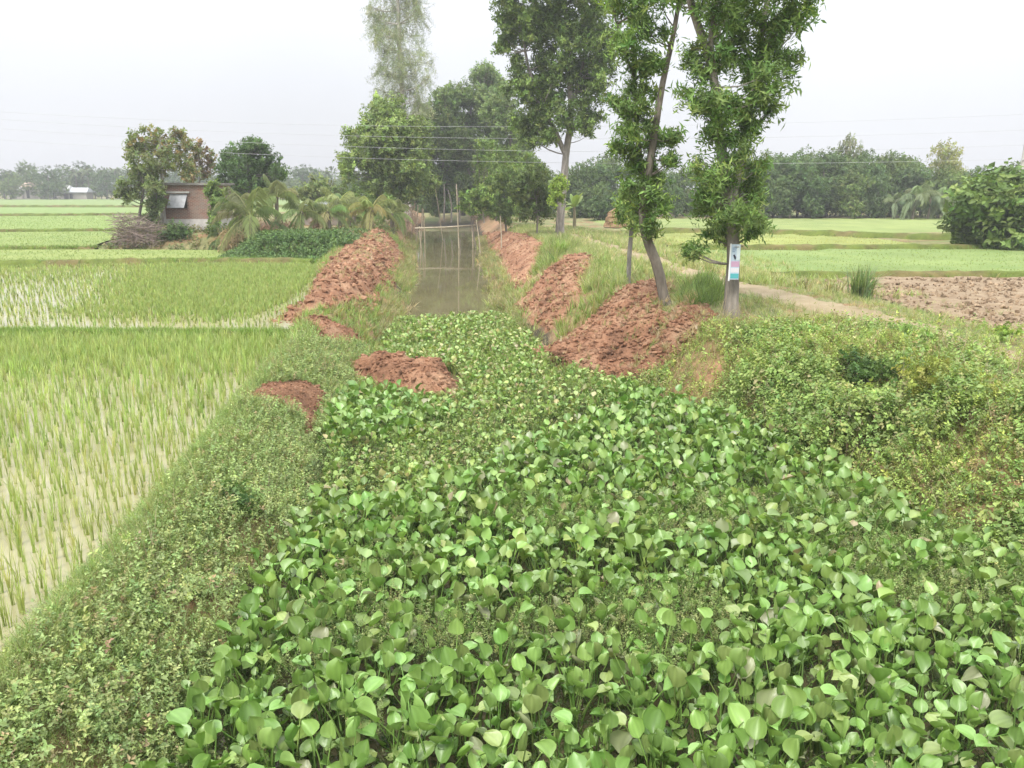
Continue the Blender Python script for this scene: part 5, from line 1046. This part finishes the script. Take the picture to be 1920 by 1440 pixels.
# ------------------------------------------------------------------ banner on the tree
D = 17.85; bl_, br_ = P(1372, 458, D), P(1389, 458, D); zt, zb = bl_[2], P(1372, 524, D)[2]; wd = br_[0] - bl_[0]; hh = zt - zb; cx = (bl_[0] + br_[0]) / 2
ban = thing('banner', 'narrow printed blue and white banner tied to the tree trunk by the path', 'banner', (cx, D, zb))
def bp(name, u0, u1, v0, v1, col, y=0.0, th=.004, par=None):
    v, f = box([cx + wd * ((u0 + u1) / 2 - .5), D + y, zb + hh * (v0 + v1) / 2], [wd * (u1 - u0), th, hh * (v1 - v0)]); o = link(name, mesh_of(name, v - np.array(ban.location), f, None, plain_mat('print_' + name, col, .5)), par or ban); return o
sheet = bp('sheet', 0.0, 1, 0, 1, (.52, .62, .72), 0, .012); bp('edge_strip', -.16, -.02, -.04, 1.02, (.85, .86, .86), -.004, .02)
bp('print_band', .06, .97, .03, .17, (.10, .42, .45), -.008, par=sheet); bp('print_band', .06, .97, .36, .52, (.58, .36, .50), -.008, par=sheet); bp('print_band', .06, .97, .20, .33, (.72, .70, .74), -.008, par=sheet); bp('print_band', .6, .97, .55, .97, (.70, .78, .82), -.008, par=sheet)
v, f = tube([[cx - wd * .02, D - .014, zb + hh * .58], [cx - wd * .05, D - .014, zb + hh * .64], [cx - wd * .2, D - .014, zb + hh * .71]], [.014, .024, .016], 8); link('print_figure', mesh_of('print_figure', v - np.array(ban.location), f, None, plain_mat('print_dark', (.03, .03, .05), .5)), sheet)
for k in range(3): bp('print_line', .12, .12 + .5 - .1 * k, .88 - k * .05, .905 - k * .05, (.22, .32, .45), -.008, par=sheet)
v, f = tube([[cx + wd * .1 + .2 * math.cos(t) , D + .28 + .30 * math.sin(t), zt - .06] for t in np.linspace(0, 6.28, 14)], [.008] * 14, 4); part('tie', v, f, ban, None, M_WOODF)

# ------------------------------------------------------------------ power line
D = 58.0; M_WIRE = plain_mat('wire', (.5, .5, .51), .5)
rows = [((-500, 168), (0, 212), (560, 230), (1000, 239), (1440, 232), (1918, 214)), ((-500, 180), (0, 224), (560, 251), (1000, 261), (1440, 257), (1918, 244)), ((-500, 200), (0, 241), (560, 271), (1000, 284), (1440, 283), (1918, 272)), ((-500, 220), (0, 262), (560, 292), (1000, 305), (1440, 306), (1918, 298))]
names = ['top', 'second highest', 'third highest', 'lowest']
for i, rw in enumerate(rows):
    rw = np.array(rw, float); cf = np.polyfit(rw[:, 0], rw[:, 1], 3); xs_ = np.linspace(-500, 1918, 60); pts = [P(x, np.polyval(cf, x), D) for x in xs_]
    v, f = tube(pts, [.0085] * 60, 4, 0); o = link('power_wire', mesh_of('power_wire', v, f, None, M_WIRE, True)); tag(o, names[i] + ' of the four sagging power wires crossing the sky and trees', 'power wire', 'power wires strung across the view')
xpole = P(1922, 300, D)[0]; ztop = P(1922, 205, D)[2]; pole = thing('power_pole', 'slender concrete power pole at the right edge behind the dark bush', 'utility pole', (xpole, D + .2, .1))
v, f = tube([[xpole, D + .2, 0], [xpole, D + .2, 3], [xpole, D + .2, ztop]], [.17, .14, .10], 8, 0); part('shaft', v, f, pole, None, M_CONC, True)
for i, rw in enumerate(rows): v, f = box([xpole, D + .05, P(1922, rw[-1][1], D)[2] - .05], [.5, .08, .07]); part('crossarm', v, f, pole, None, M_WIRE)

# ------------------------------------------------------------------ haze
v, f = box([0, 140, 5.5 + 4], [700, 380, 23]); o = link('haze', mesh_of('haze', v, f)); o['kind'] = 'stuff'
hm, N, K = mat_new('haze'); oo = N.new('ShaderNodeOutputMaterial'); pv = N.new('ShaderNodeVolumePrincipled'); pv.inputs['Color'].default_value = (.96, .98, 1, 1); pv.inputs['Density'].default_value = HAZE_DENSITY; K(pv.outputs[0], oo.inputs['Volume']); o.data.materials.append(hm)
